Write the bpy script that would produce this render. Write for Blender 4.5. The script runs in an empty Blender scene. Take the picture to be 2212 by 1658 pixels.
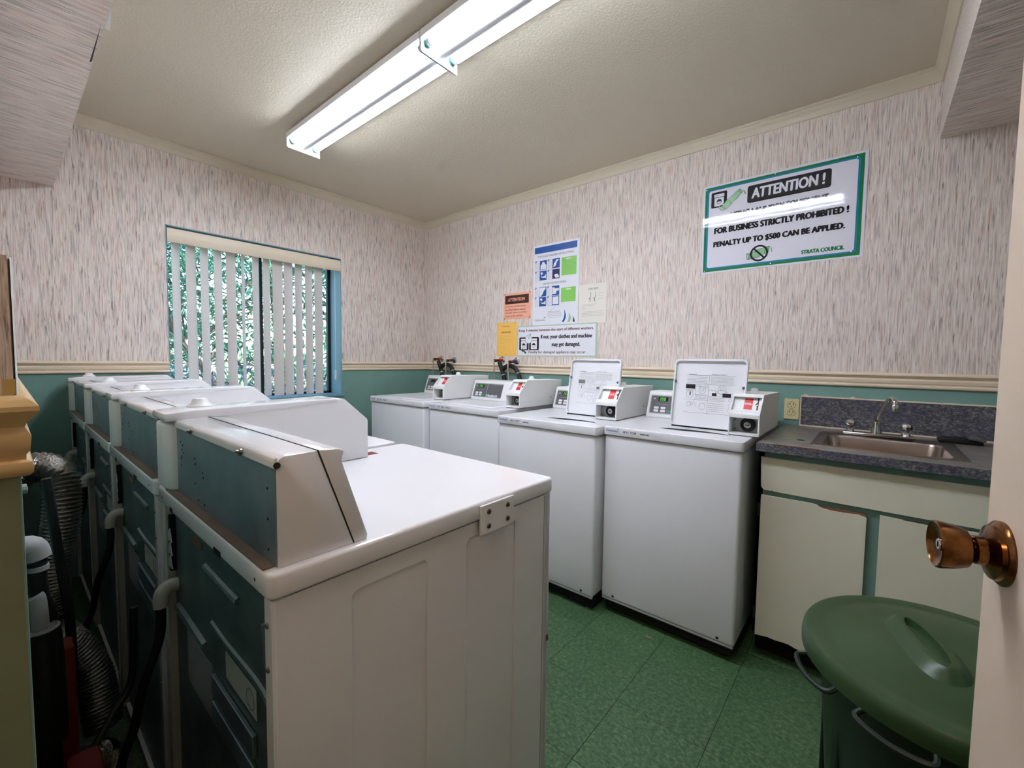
import bpy, bmesh, math, random
from mathutils import Vector, Matrix
PI = math.pi
SC = bpy.context.scene
COL = SC.collection
random.seed(7)

# ------------------------------------------------------------------ camera, world, sun, exposure
cd = bpy.data.cameras.new('camera'); cam = bpy.data.objects.new('camera', cd); COL.objects.link(cam)
cd.sensor_fit = 'HORIZONTAL'; cd.sensor_width = 36.0
cd.lens = 36.0 * 927.4473 / 2212.0; cd.clip_start = 0.01; cd.clip_end = 200
_R = Vector((0.6434395, -0.76538353, 0.01317795)); _U = Vector((0.03537406, 0.04692582, 0.99827183)); _F = Vector((0.7646792, 0.64186137, -0.05726865))
_m = Matrix.Identity(4)
for i in range(3):
    _m[i][0] = _R[i]; _m[i][1] = _U[i]; _m[i][2] = -_F[i]
cam.matrix_world = Matrix.Translation((-2.6578, -3.3334, 1.2353)) @ _m
SC.camera = cam

w = bpy.data.worlds.new('world'); SC.world = w; w.use_nodes = True
_n = w.node_tree; _bg = _n.nodes['Background']
_sky = _n.nodes.new('ShaderNodeTexSky'); _sky.sky_type = 'NISHITA'; _sky.sun_disc = False
_sky.sun_elevation = math.radians(50); _sky.sun_rotation = math.radians(150); _sky.air_density = 1.2; _sky.dust_density = 1.5
_n.links.new(_sky.outputs[0], _bg.inputs[0]); _bg.inputs[1].default_value = 0.30
sd = bpy.data.lights.new('sun', 'SUN'); sun = bpy.data.objects.new('sun', sd); COL.objects.link(sun)
sd.energy = 3.4; sd.angle = 0.01; sd.color = (1.0, 0.95, 0.86)
sun.rotation_euler = (math.radians(42), 0, math.radians(35))
SC.view_settings.view_transform = 'Standard'; SC.view_settings.look = 'None'
SC.view_settings.gamma = 1.0; SC.view_settings.exposure = 1.5; SC.view_settings.use_curve_mapping = False
SC.cycles.max_bounces = 8; SC.cycles.diffuse_bounces = 5; SC.cycles.use_denoising = True
TUBE = 17.0       # radiance of the fluorescent tubes

# ------------------------------------------------------------------ materials
def lin(c):
    return tuple(((v / 255) / 12.92 if v / 255 <= 0.04045 else ((v / 255 + 0.055) / 1.055) ** 2.4) for v in c) + (1,)
def newmat(name):
    m = bpy.data.materials.new(name); m.use_nodes = True
    return m, m.node_tree, m.node_tree.nodes['Principled BSDF']
def mat(name, rgb, rough=0.5, metal=0.0, spec=0.5, emit=None, es=0, coat=0, var=0.0, vscale=8.0, bump=0.0, bscale=200.0, trans=0):
    m, t, b = newmat(name); c = lin(rgb)
    b.inputs['Base Color'].default_value = c; b.inputs['Roughness'].default_value = rough
    b.inputs['Metallic'].default_value = metal; b.inputs['Specular IOR Level'].default_value = spec
    b.inputs['Coat Weight'].default_value = coat; b.inputs['Coat Roughness'].default_value = 0.08
    b.inputs['Transmission Weight'].default_value = trans
    if emit: b.inputs['Emission Color'].default_value = lin(emit); b.inputs['Emission Strength'].default_value = es
    tc = None
    if var or bump:
        tc = t.nodes.new('ShaderNodeTexCoord')
    if var:
        nz = t.nodes.new('ShaderNodeTexNoise'); nz.inputs['Scale'].default_value = vscale; nz.inputs['Detail'].default_value = 5
        t.links.new(tc.outputs['Object'], nz.inputs['Vector'])
        mx = t.nodes.new('ShaderNodeMix'); mx.data_type = 'RGBA'
        mx.inputs[6].default_value = tuple(v * (1 - var) for v in c[:3]) + (1,)
        mx.inputs[7].default_value = tuple(min(1, v * (1 + var)) for v in c[:3]) + (1,)
        t.links.new(nz.outputs['Fac'], mx.inputs[0]); t.links.new(mx.outputs[2], b.inputs['Base Color'])
    if bump:
        n2 = t.nodes.new('ShaderNodeTexNoise'); n2.inputs['Scale'].default_value = bscale; n2.inputs['Detail'].default_value = 4
        t.links.new(tc.outputs['Object'], n2.inputs['Vector'])
        bp = t.nodes.new('ShaderNodeBump'); bp.inputs['Strength'].default_value = bump; bp.inputs['Distance'].default_value = 0.004
        t.links.new(n2.outputs['Fac'], bp.inputs['Height']); t.links.new(bp.outputs[0], b.inputs['Normal'])
    return m
def ramp(t, stops, fac):
    r = t.nodes.new('ShaderNodeValToRGB'); e = r.color_ramp.elements
    while len(e) < len(stops): e.new(0.5)
    for i, (p, c) in enumerate(stops): e[i].position = p; e[i].color = c if len(c) == 4 else lin(c)
    t.links.new(fac, r.inputs[0]); return r.outputs[0]
def mapping(t, scale, out='Object', rot=(0, 0, 0), loc=(0, 0, 0)):
    tc = t.nodes.new('ShaderNodeTexCoord'); mp = t.nodes.new('ShaderNodeMapping')
    mp.inputs['Scale'].default_value = scale; mp.inputs['Rotation'].default_value = rot; mp.inputs['Location'].default_value = loc
    t.links.new(tc.outputs[out], mp.inputs[0]); return mp.outputs[0]
def noise(t, vec, scale=1, detail=3, rough=0.55, dist=0):
    n = t.nodes.new('ShaderNodeTexNoise'); n.inputs['Scale'].default_value = scale; n.inputs['Detail'].default_value = detail
    n.inputs['Roughness'].default_value = rough; n.inputs['Distortion'].default_value = dist
    t.links.new(vec, n.inputs['Vector']); return n.outputs['Fac']
def mix(t, fac, a, b, mode='MIX'):
    m = t.nodes.new('ShaderNodeMix'); m.data_type = 'RGBA'; m.blend_type = mode
    for s, v in ((0, fac), (6, a), (7, b)):
        if isinstance(v, (int, float)): m.inputs[s].default_value = v
        elif isinstance(v, tuple): m.inputs[s].default_value = v
        else: t.links.new(v, m.inputs[s])
    return m.outputs[2]
def math_(t, op, a, b=0.0):
    m = t.nodes.new('ShaderNodeMath'); m.operation = op
    for s, v in ((0, a), (1, b)):
        if isinstance(v, (int, float)): m.inputs[s].default_value = v
        else: t.links.new(v, m.inputs[s])
    return m.outputs[0]
GREEN = (98, 140, 130)
def wallpaper(name, fine, long_axis, green_below=None, dark=1.0):
    """fine streaks running along long_axis (0,1,2)"""
    m, t, b = newmat(name)
    def sc(f, l):
        s = [f, f, f]; s[long_axis] = l; return tuple(s)
    v1 = mapping(t, sc(150 * fine, 7 * fine)); v2 = mapping(t, sc(95 * fine, 5 * fine), loc=(3.1, 7.7, 2.2)); v3 = mapping(t, sc(135 * fine, 9 * fine), loc=(9.1, 1.7, 5.2))
    v4 = mapping(t, sc(75 * fine, 5 * fine), loc=(19.1, 11.7, 15.2))
    base = ramp(t, [(0.33, (202, 186, 174)), (0.5, (228, 214, 204)), (0.66, (240, 232, 224))], noise(t, v1, 1, 3))
    pink = ramp(t, [(0.58, (0, 0, 0, 1)), (0.70, (1, 1, 1, 1))], noise(t, v2, 1, 2))
    c = mix(t, math_(t, 'MULTIPLY', pink, 0.55), base, lin((196, 142, 126)))
    gg = ramp(t, [(0.56, (0, 0, 0, 1)), (0.68, (1, 1, 1, 1))], noise(t, v4, 1, 2))
    c = mix(t, math_(t, 'MULTIPLY', gg, 0.5), c, lin((146, 150, 146)))
    dk = ramp(t, [(0.60, (0, 0, 0, 1)), (0.69, (1, 1, 1, 1))], noise(t, v3, 1, 2))
    c = mix(t, math_(t, 'MULTIPLY', dk, 0.62), c, lin((92, 84, 84)))
    bf = noise(t, v1, 1, 3)
    bm_ = t.nodes.new('ShaderNodeBump'); bm_.inputs['Strength'].default_value = 0.25; bm_.inputs['Distance'].default_value = 0.002
    t.links.new(bf, bm_.inputs['Height'])
    if green_below is not None:
        tc = t.nodes.new('ShaderNodeTexCoord'); sx = t.nodes.new('ShaderNodeSeparateXYZ'); t.links.new(tc.outputs['Object'], sx.inputs[0])
        f = math_(t, 'LESS_THAN', sx.outputs['Z'], green_below)
        gv = noise(t, mapping(t, (3, 3, 3)), 1, 4)
        g = ramp(t, [(0.3, (112, 148, 138)), (0.7, (126, 162, 152))], gv)
        c = mix(t, f, c, g)
        b.inputs['Specular IOR Level'].default_value = 0.35
    t.links.new(c, b.inputs['Base Color']); t.links.new(bm_.outputs[0], b.inputs['Normal'])
    b.inputs['Roughness'].default_value = 0.55
    return m
M = {}
M['wall'] = wallpaper('wallpaper_over_green', 1.35, 2, 1.15)
M['paper_x'] = wallpaper('wallpaper_along_x', 1.35, 0)
M['paper_y'] = wallpaper('wallpaper_along_y', 1.35, 1)
M['paper_z'] = wallpaper('wallpaper_edge', 5.0, 2)
M['hall'] = mat('hall_paint', (196, 180, 160), 0.7)
M['green'] = mat('green_paint', (116, 152, 142), 0.45, var=0.06)
M['sage'] = mat('sage_edge_paint', (122, 130, 98), 0.5, var=0.1, vscale=30)
M['cream'] = mat('cream_gloss_trim', (228, 210, 184), 0.35, var=0.03, vscale=20)
M['crown'] = mat('crown_paint', (212, 200, 176), 0.4, var=0.03, vscale=20)
M['rail_near'] = mat('yellowed_trim', (206, 176, 124), 0.3, var=0.12, vscale=18)
M['doorpaint'] = mat('door_paint', (214, 192, 170), 0.45, var=0.02, bump=0.05, bscale=60)
M['enamel'] = mat('white_enamel', (226, 226, 228), 0.22, spec=0.5, var=0.012, vscale=3)
M['enamel_d'] = mat('dryer_enamel', (226, 225, 226), 0.1, spec=0.5, var=0.012, vscale=3)
M['white_pl'] = mat('white_plastic', (228, 228, 226), 0.4)
M['dusty_pl'] = mat('dusty_plastic', (186, 184, 172), 0.6, var=0.08, vscale=20)
M['dust'] = mat('dusty_ledge', (118, 104, 92), 0.85, var=0.25, vscale=60)
M['black'] = mat('black_rubber', (16, 16, 17), 0.5)
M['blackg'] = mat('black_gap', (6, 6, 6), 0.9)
M['chrome'] = mat('chrome', (200, 200, 200), 0.1, metal=1)
M['steel'] = mat('brushed_sink_steel', (160, 148, 138), 0.28, metal=1, var=0.06, vscale=30)
M['screw'] = mat('screw_steel', (120, 112, 100), 0.35, metal=1)
M['grey_pl'] = mat('console_grey', (92, 92, 94), 0.35)
M['grey_lt'] = mat('light_grey', (165, 165, 166), 0.4)
M['lockgrey'] = mat('lock_plate', (150, 152, 152), 0.4, metal=0.4)
M['red'] = mat('red_label', (205, 28, 22), 0.35)
M['ledg'] = mat('green_digits', (60, 120, 50), 0.4, emit=(110, 255, 80), es=0.3)
M['ledb'] = mat('display_black', (14, 22, 14), 0.15)
M['btn_green'] = mat('green_button', (40, 150, 110), 0.4)
M['brown'] = mat('raw_chipboard', (120, 78, 48), 0.9, var=0.3, vscale=90)
M['cabinet'] = mat('worn_cream_laminate', (222, 216, 194), 0.4, var=0.05, vscale=5)
M['beige'] = mat('beige_outlet', (214, 200, 150), 0.4)
M['darkslot'] = mat('dark_slot', (30, 24, 20), 0.6)
M['vane'] = mat('blind_vane', (224, 216, 210), 0.6)
M['valance'] = mat('blind_valance', (228, 214, 190), 0.45)
M['reveal'] = mat('blue_reveal_paint', (112, 152, 164), 0.5, var=0.04, vscale=10)
M['alu'] = mat('dark_window_frame', (18, 20, 24), 0.4)
M['brass'] = None
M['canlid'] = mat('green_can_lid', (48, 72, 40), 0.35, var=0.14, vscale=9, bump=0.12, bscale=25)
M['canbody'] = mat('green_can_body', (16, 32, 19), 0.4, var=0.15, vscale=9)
M['foil'] = mat('foil_duct', (150, 146, 138), 0.28, metal=1, var=0.2, vscale=60, bump=0.9, bscale=120)
M['greypipe'] = mat('grey_pipe', (150, 150, 148), 0.5)
M['redbox'] = mat('dark_red', (120, 16, 14), 0.6)
M['bark'] = mat('bark', (88, 74, 62), 0.9, var=0.3, vscale=20)
M['leaf1'] = mat('leaf_green', (54, 116, 92), 0.45, var=0.35, vscale=4)
M['leaf2'] = mat('leaf_blue_green', (78, 128, 152), 0.4, var=0.35, vscale=4)
M['soil'] = mat('garden_soil', (120, 116, 98), 0.95, var=0.4, vscale=6)
M['paper'] = mat('white_print', (232, 232, 238), 0.35)
M['laminated'] = mat('laminated_white', (232, 230, 240), 0.05, spec=0.42, bump=0.05, bscale=14)
M['ink'] = mat('ink_black', (18, 16, 24), 0.3)
M['lamink'] = mat('laminated_ink', (22, 20, 28), 0.05, spec=0.42, bump=0.05, bscale=14)
M['inkgrey'] = mat('ink_grey', (120, 118, 118), 0.5)
M['inkbrown'] = mat('ink_maroon', (110, 44, 44), 0.4)
M['signgreen'] = mat('sign_green', (22, 128, 72), 0.05, spec=0.42, bump=0.05, bscale=14)
M['signblue'] = mat('sign_blue', (40, 130, 176), 0.05, spec=0.42, bump=0.05, bscale=14)
M['money'] = mat('money_green', (132, 188, 134), 0.2, coat=1.0)
M['moneydk'] = mat('money_dark', (44, 104, 62), 0.2, coat=1.0)
M['blue'] = mat('poster_blue', (28, 82, 160), 0.35)
M['navy'] = mat('poster_navy', (34, 40, 92), 0.35)
M['lime'] = mat('poster_green', (136, 206, 86), 0.35)
M['sage2'] = mat('poster_sage', (150, 196, 140), 0.35)
M['palegreen'] = mat('pale_green_edge', (186, 204, 178), 0.3)
M['pink'] = mat('salmon_paper', (246, 176, 146), 0.6)
M['pinkbar'] = mat('salmon_bar', (66, 30, 26), 0.5)
M['orange'] = mat('orange_paper', (248, 196, 96), 0.6)
M['ivory'] = mat('ivory_paper', (232, 226, 214), 0.6)
M['logo'] = mat('logo_blue', (52, 92, 168), 0.4)
M['tube'] = mat('tube_glow', (255, 255, 255), 0.5, emit=(232, 240, 255), es=TUBE)
M['tubecap'] = mat('tube_cap', (170, 176, 176), 0.3, metal=0.8)
M['teal'] = mat('teal_lampholder', (40, 130, 110), 0.4)
M['fixture'] = mat('fixture_enamel', (236, 238, 240), 0.35)
M['yellowglue'] = mat('yellow_glue', (206, 176, 104), 0.7, var=0.15, vscale=60)

def galv(name, c1, c2, rough):
    m, t, b = newmat(name)
    v = mapping(t, (9, 9, 9)); f = noise(t, v, 1, 4, 0.6)
    t.links.new(ramp(t, [(0.35, c1), (0.68, c2)], f), b.inputs['Base Color'])
    b.inputs['Metallic'].default_value = 0.6; b.inputs['Roughness'].default_value = rough
    return m
M['galv'] = galv('galvanised_steel', (112, 130, 138), (138, 152, 160), 0.32)
M['galvbody'] = galv('galvanised_back', (96, 116, 116), (124, 142, 140), 0.42)
# brass
m, t, b = newmat('aged_bronze'); f = noise(t, mapping(t, (40, 40, 40)), 1, 4)
t.links.new(ramp(t, [(0.35, (84, 50, 22)), (0.7, (150, 104, 62))], f), b.inputs['Base Color'])
b.inputs['Metallic'].default_value = 1; b.inputs['Roughness'].default_value = 0.2; M['brass'] = m
# ceiling: textured paint
m, t, b = newmat('ceiling_stipple'); b.inputs['Base Color'].default_value = lin((216, 205, 184)); b.inputs['Roughness'].default_value = 0.5
f1 = noise(t, mapping(t, (95, 95, 95)), 1, 5, 0.6, 0.6)
bp = t.nodes.new('ShaderNodeBump'); bp.inputs['Strength'].default_value = 0.25; bp.inputs['Distance'].default_value = 0.005
t.links.new(ramp(t, [(0.42, (0, 0, 0, 1)), (0.62, (1, 1, 1, 1))], f1), bp.inputs['Height']); t.links.new(bp.outputs[0], b.inputs['Normal']); M['ceiling'] = m
# floor vinyl
m, t, b = newmat('green_vinyl')
oi = t.nodes.new('ShaderNodeObjectInfo')
mp = t.nodes.new('ShaderNodeMapping'); tc = t.nodes.new('ShaderNodeTexCoord'); t.links.new(tc.outputs['Object'], mp.inputs[0])
cb = t.nodes.new('ShaderNodeCombineXYZ'); k = math_(t, 'MULTIPLY', oi.outputs['Random'], 37.0)
t.links.new(k, cb.inputs[0]); t.links.new(k, cb.inputs[1]); t.links.new(cb.outputs[0], mp.inputs['Location'])
def sv(s):
    vm = t.nodes.new('ShaderNodeVectorMath'); vm.operation = 'MULTIPLY'; vm.inputs[1].default_value = s; t.links.new(mp.outputs[0], vm.inputs[0]); return vm.outputs[0]
n1 = noise(t, sv((85, 60, 1)), 1, 5, 0.75, 0.3); n2 = noise(t, sv((10, 10, 1)), 1, 3)
c = ramp(t, [(0.34, (44, 72, 44)), (0.5, (66, 94, 62)), (0.66, (108, 130, 96))], n1)
c = mix(t, math_(t, 'MULTIPLY', n2, 0.35), c, lin((50, 92, 48)))
fl = ramp(t, [(0.68, (0, 0, 0, 1)), (0.74, (1, 1, 1, 1))], noise(t, sv((150, 70, 1)), 1, 2))
c = mix(t, math_(t, 'MULTIPLY', fl, 0.4), c, lin((170, 180, 128)))
hv = t.nodes.new('ShaderNodeHueSaturation'); t.links.new(c, hv.inputs['Color'])
t.links.new(math_(t, 'ADD', math_(t, 'MULTIPLY', oi.outputs['Random'], 0.16), 0.92), hv.inputs['Value'])
t.links.new(hv.outputs[0], b.inputs['Base Color']); b.inputs['Roughness'].default_value = 0.38; b.inputs['Specular IOR Level'].default_value = 0.4
M['vinyl'] = m
M['subfloor'] = mat('tile_joint', (20, 40, 26), 0.9)
# slate laminate
m, t, b = newmat('slate_laminate')
a1 = noise(t, mapping(t, (120, 75, 120)), 1, 8, 0.85, 0.3); a2 = noise(t, mapping(t, (9, 5, 9), loc=(3, 3, 3)), 1, 4, 0.6, 1.0)
c = ramp(t, [(0.36, (34, 36, 46)), (0.5, (84, 84, 92)), (0.62, (168, 162, 152))], a1)
c = mix(t, math_(t, 'MULTIPLY', ramp(t, [(0.4, (0, 0, 0, 1)), (0.65, (1, 1, 1, 1))], a2), 0.45), c, lin((74, 70, 96)))
t.links.new(c, b.inputs['Base Color']); b.inputs['Roughness'].default_value = 0.3; M['slate'] = m
m, t, b = newmat('worn_slate_top')
a1 = noise(t, mapping(t, (40, 12, 40)), 1, 6, 0.7, 0.8)
c = ramp(t, [(0.32, (84, 80, 78)), (0.5, (116, 110, 104)), (0.68, (152, 144, 134))], a1)
t.links.new(c, b.inputs['Base Color']); b.inputs['Roughness'].default_value = 0.3; M['slatetop'] = m
# glass
m, t, b = newmat('window_glass'); t.nodes.remove(b)
tr = t.nodes.new('ShaderNodeBsdfTransparent'); gl = t.nodes.new('ShaderNodeBsdfGlossy'); gl.inputs['Roughness'].default_value = 0.02
tr.inputs[0].default_value = (0.93, 0.97, 0.98, 1)
mxs = t.nodes.new('ShaderNodeMixShader'); mxs.inputs[0].default_value = 0.06
t.links.new(tr.outputs[0], mxs.inputs[1]); t.links.new(gl.outputs[0], mxs.inputs[2])
t.links.new(mxs.outputs[0], t.nodes['Material Output'].inputs[0]); M['glass'] = m

# ------------------------------------------------------------------ mesh helpers
class MB:
    def __init__(s): s.bm = bmesh.new()
    def _merge(s, b2):
        me = bpy.data.meshes.new('tmp'); b2.to_mesh(me); b2.free(); s.bm.from_mesh(me); bpy.data.meshes.remove(me); return s
    def box(s, x0, x1, y0, y1, z0, z1, r=0.0, seg=2, mtx=None):
        b = bmesh.new(); bmesh.ops.create_cube(b, size=1)
        for v in b.verts:
            v.co = Vector(((x0 + x1) / 2 + v.co.x * (x1 - x0), (y0 + y1) / 2 + v.co.y * (y1 - y0), (z0 + z1) / 2 + v.co.z * (z1 - z0)))
        if r > 0: bmesh.ops.bevel(b, geom=b.edges[:], offset=r, segments=seg, profile=0.5, affect='EDGES')
        if mtx: b.transform(mtx)
        return s._merge(b)
    def prism(s, prof, axis, a, bb, r=0.0, seg=2, mtx=None):
        """prof: 2D points in the other two axes (order x,y,z without axis)"""
        b = bmesh.new(); lo = []; hi = []
        def mk(p, q):
            if axis == 'y': return Vector((p[0], q, p[1]))
            if axis == 'x': return Vector((q, p[0], p[1]))
            return Vector((p[0], p[1], q))
        lo = [b.verts.new(mk(p, a)) for p in prof]; hi = [b.verts.new(mk(p, bb)) for p in prof]
        n = len(prof); b.faces.new(lo); b.faces.new(hi[::-1])
        for i in range(n): b.faces.new((lo[i], hi[i], hi[(i + 1) % n], lo[(i + 1) % n]))
        bmesh.ops.recalc_face_normals(b, faces=b.faces[:])
        if r > 0: bmesh.ops.bevel(b, geom=b.edges[:], offset=r, segments=seg, profile=0.5, affect='EDGES')
        if mtx: b.transform(mtx)
        return s._merge(b)
    def lathe(s, prof, origin, axis=(0, 0, 1), n=24, flute=0, fl=0.0):
        """prof: (radius, height) along axis"""
        b = bmesh.new(); ax = Vector(axis).normalized(); q = ax.to_track_quat('Z', 'Y').to_matrix().to_4x4()
        rings = []
        for (r, h) in prof:
            if r < 1e-6: rings.append([b.verts.new((0, 0, h))])
            else:
                rings.append([b.verts.new((r * math.cos(2 * PI * i / n), r * math.sin(2 * PI * i / n), h)) for i in range(n)])
        for A, B in zip(rings, rings[1:]):
            for i in range(n):
                j = (i + 1) % n
                if len(A) == 1 and len(B) == 1: continue
                if len(A) == 1: b.faces.new((A[0], B[i], B[j]))
                elif len(B) == 1: b.faces.new((A[i], B[0], A[j]))
                else: b.faces.new((A[i], B[i], B[j], A[j]))
        if len(rings[0]) > 1: b.faces.new(rings[0])
        if len(rings[-1]) > 1: b.faces.new(rings[-1])
        bmesh.ops.recalc_face_normals(b, faces=b.faces[:])
        b.transform(Matrix.Translation(origin) @ q)
        return s._merge(b)
    def tube(s, pts, r, n=12, smooth=6, ridge=0.0, ridge_len=0.012, caps=True):
        P = [Vector(p) for p in pts]
        if smooth and len(P) > 2:
            Q = []
            for i in range(len(P) - 1):
                p0 = P[max(i - 1, 0)]; p1 = P[i]; p2 = P[i + 1]; p3 = P[min(i + 2, len(P) - 1)]
                for k in range(smooth):
                    u = k / smooth
                    Q.append(0.5 * ((2 * p1) + (p2 - p0) * u + (2 * p0 - 5 * p1 + 4 * p2 - p3) * u * u + (3 * p1 - p0 - 3 * p2 + p3) * u ** 3))
            Q.append(P[-1]); P = Q
        if ridge:
            step = ridge_len / 2; Q = [P[0]]; acc = 0
            for a_, b_ in zip(P, P[1:]):
                L = (b_ - a_).length; d = step - acc
                while d <= L: Q.append(a_.lerp(b_, d / L)); d += step
                acc = L - (d - step)
            P = Q
        b = bmesh.new(); rings = []; nrm = None
        for i, p in enumerate(P):
            tg = (P[min(i + 1, len(P) - 1)] - P[max(i - 1, 0)]).normalized()
            if nrm is None: nrm = tg.orthogonal().normalized()
            nrm = (nrm - tg * nrm.dot(tg)).normalized(); bn = tg.cross(nrm)
            rr = r * (1 + (ridge if i % 2 else -ridge)) if ridge else r
            rings.append([b.verts.new(p + (nrm * math.cos(2 * PI * k / n) + bn * math.sin(2 * PI * k / n)) * rr) for k in range(n)])
        for A, B in zip(rings, rings[1:]):
            for i in range(n): b.faces.new((A[i], A[(i + 1) % n], B[(i + 1) % n], B[i]))
        if caps: b.faces.new(rings[0][::-1]); b.faces.new(rings[-1])
        bmesh.ops.recalc_face_normals(b, faces=b.faces[:])
        return s._merge(b)
    def poly(s, pts):
        s.bm.faces.new([s.bm.verts.new(p) for p in pts]); return s
def obj(name, mb, m, parent=None, smooth=True, angle=35, world=True):
    me = bpy.data.meshes.new(name); bm = mb.bm
    if parent is not None and world: bm.transform(parent_mats[parent.name].inverted())
    bm.to_mesh(me); bm.free()
    if smooth:
        me.polygons.foreach_set('use_smooth', [True] * len(me.polygons)); me.set_sharp_from_angle(angle=math.radians(angle))
    me.materials.append(m)
    o = bpy.data.objects.new(name, me); COL.objects.link(o)
    if parent is not None: o.parent = parent
    parent_mats[o.name] = parent_mats[parent.name].copy() if parent is not None and world else Matrix.Identity(4)
    return o
parent_mats = {}
def thing(name, loc, label, cat, group=None, rz=0.0):
    o = bpy.data.objects.new(name, None); COL.objects.link(o); o.location = loc; o.rotation_euler = (0, 0, rz)
    o.empty_display_size = 0.05
    parent_mats[o.name] = Matrix.Translation(loc) @ Matrix.Rotation(rz, 4, 'Z')
    o['label'] = label; o['category'] = cat
    if group: o['group'] = group
    return o
def tag(o, label, cat, group=None):
    o['label'] = label; o['category'] = cat
    if group: o['group'] = group
    return o
def struct(name, mb, m, parent=None, **k):
    o = obj(name, mb, m, parent, **k)
    if parent is None: o['kind'] = 'structure'
    return o
def copy_tree(o, parent=None):
    c = o.copy(); COL.objects.link(c); c.parent = parent
    for ch in list(o.children): copy_tree(ch, c)
    return c

def plate(loops, frame, d0, d1, bev=0.0):
    """2D loops (first outer, rest holes) filled, extruded from d0 to d1 along frame normal -> MB"""
    cu = bpy.data.curves.new('tmp', 'CURVE'); cu.dimensions = '2D'; cu.fill_mode = 'BOTH'
    th = (d1 - d0); cu.extrude = max(th / 2 - bev, 1e-5); cu.bevel_depth = bev; cu.bevel_resolution = 2
    if bev: cu.offset = -bev
    for L in loops:
        sp = cu.splines.new('POLY'); sp.points.add(len(L) - 1); sp.use_cyclic_u = True
        for i, p in enumerate(L): sp.points[i].co = (p[0], p[1], 0, 1)
    o = bpy.data.objects.new('tmp', cu); COL.objects.link(o)
    dg = bpy.context.evaluated_depsgraph_get(); dg.update()
    me = bpy.data.meshes.new_from_object(o.evaluated_get(dg))
    mb = MB(); mb.bm.from_mesh(me); bpy.data.meshes.remove(me); bpy.data.objects.remove(o); bpy.data.curves.remove(cu)
    mb.bm.transform(frame @ Matrix.Translation((0, 0, (d0 + d1) / 2)))
    return mb
def frame(O, U, V):
    U = Vector(U).normalized(); V = Vector(V).normalized(); N = U.cross(V)
    m_ = Matrix.Identity(4)
    for i in range(3): m_[i][0] = U[i]; m_[i][1] = V[i]; m_[i][2] = N[i]; m_[i][3] = O[i]
    return m_
def rrect(u0, v0, u1, v1, r, n=5):
    P = []
    for (cx, cy, a0) in ((u1 - r, v1 - r, 0), (u0 + r, v1 - r, 90), (u0 + r, v0 + r, 180), (u1 - r, v0 + r, 270)):
        for i in range(n + 1):
            a = math.radians(a0 + 90 * i / n); P.append((cx + r * math.cos(a), cy + r * math.sin(a)))
    return P
def circ(u, v, r, n=24, sx=1.0): return [(u + r * sx * math.cos(2 * PI * i / n), v + r * math.sin(2 * PI * i / n)) for i in range(n)]
_textcache = {}
def text_mb(s, fr, box, d=0.0006, bold=0.0, shear=0.0):
    """text fitted exactly into box (u0,v0,u1,v1) in frame; very thin raised print"""
    key = (s, shear)
    if key not in _textcache:
        cu = bpy.data.curves.new('tmp', 'FONT'); cu.body = s; cu.size = 1; cu.offset = 0.0; cu.shear = shear; cu.resolution_u = 3
        o = bpy.data.objects.new('tmp', cu); COL.objects.link(o)
        dg = bpy.context.evaluated_depsgraph_get(); dg.update()
        me = bpy.data.meshes.new_from_object(o.evaluated_get(dg)); bpy.data.objects.remove(o); bpy.data.curves.remove(cu)
        _textcache[key] = me
    me = _textcache[key]; mb = MB()
    for kz, (ox, oy) in enumerate(((0, 0), (bold, 0), (-bold, 0), (bold * .5, bold * .5), (-bold * .5, -bold * .5)) if bold else ((0, 0),)):
        k0 = len(mb.bm.verts); mb.bm.from_mesh(me); mb.bm.verts.ensure_lookup_table()
        for v in mb.bm.verts[k0:]: v.co.x += ox; v.co.y += oy; v.co.z = kz * 0.00006
    xs = [v.co.x for v in mb.bm.verts]; ys = [v.co.y for v in mb.bm.verts]
    x0, x1, y0, y1 = min(xs), max(xs), min(ys), max(ys)
    for v in mb.bm.verts:
        v.co = Vector((box[0] + (v.co.x - x0) / (x1 - x0) * (box[2] - box[0]), box[1] + (v.co.y - y0) / (y1 - y0) * (box[3] - box[1]), d + v.co.z))
    mb.bm.transform(fr); return mb
def lines_mb(fr, u0, v0, u1, v1, n, d=0.0006, h=0.0016, seed=1, words=True, lens=None):
    """rows of small print too fine to read, as word dashes"""
    rnd = random.Random(seed); mb = MB()
    for i in range(n):
        v = v1 - (v1 - v0) * (i + 0.5) / n; u = u0; end = u1 if lens is None else u0 + (u1 - u0) * lens[i % len(lens)]
        while u < end - 0.002:
            L = min(rnd.uniform(0.004, 0.012), end - u)
            mb.poly([fr @ Vector(p) for p in ((u, v - h / 2, d), (u + L, v - h / 2, d), (u + L, v + h / 2, d), (u, v + h / 2, d))])
            u += L + 0.0016
    return mb
def flat(fr, loops, d):
    mb = plate(loops, fr, d - 0.0002, d); return mb

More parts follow.
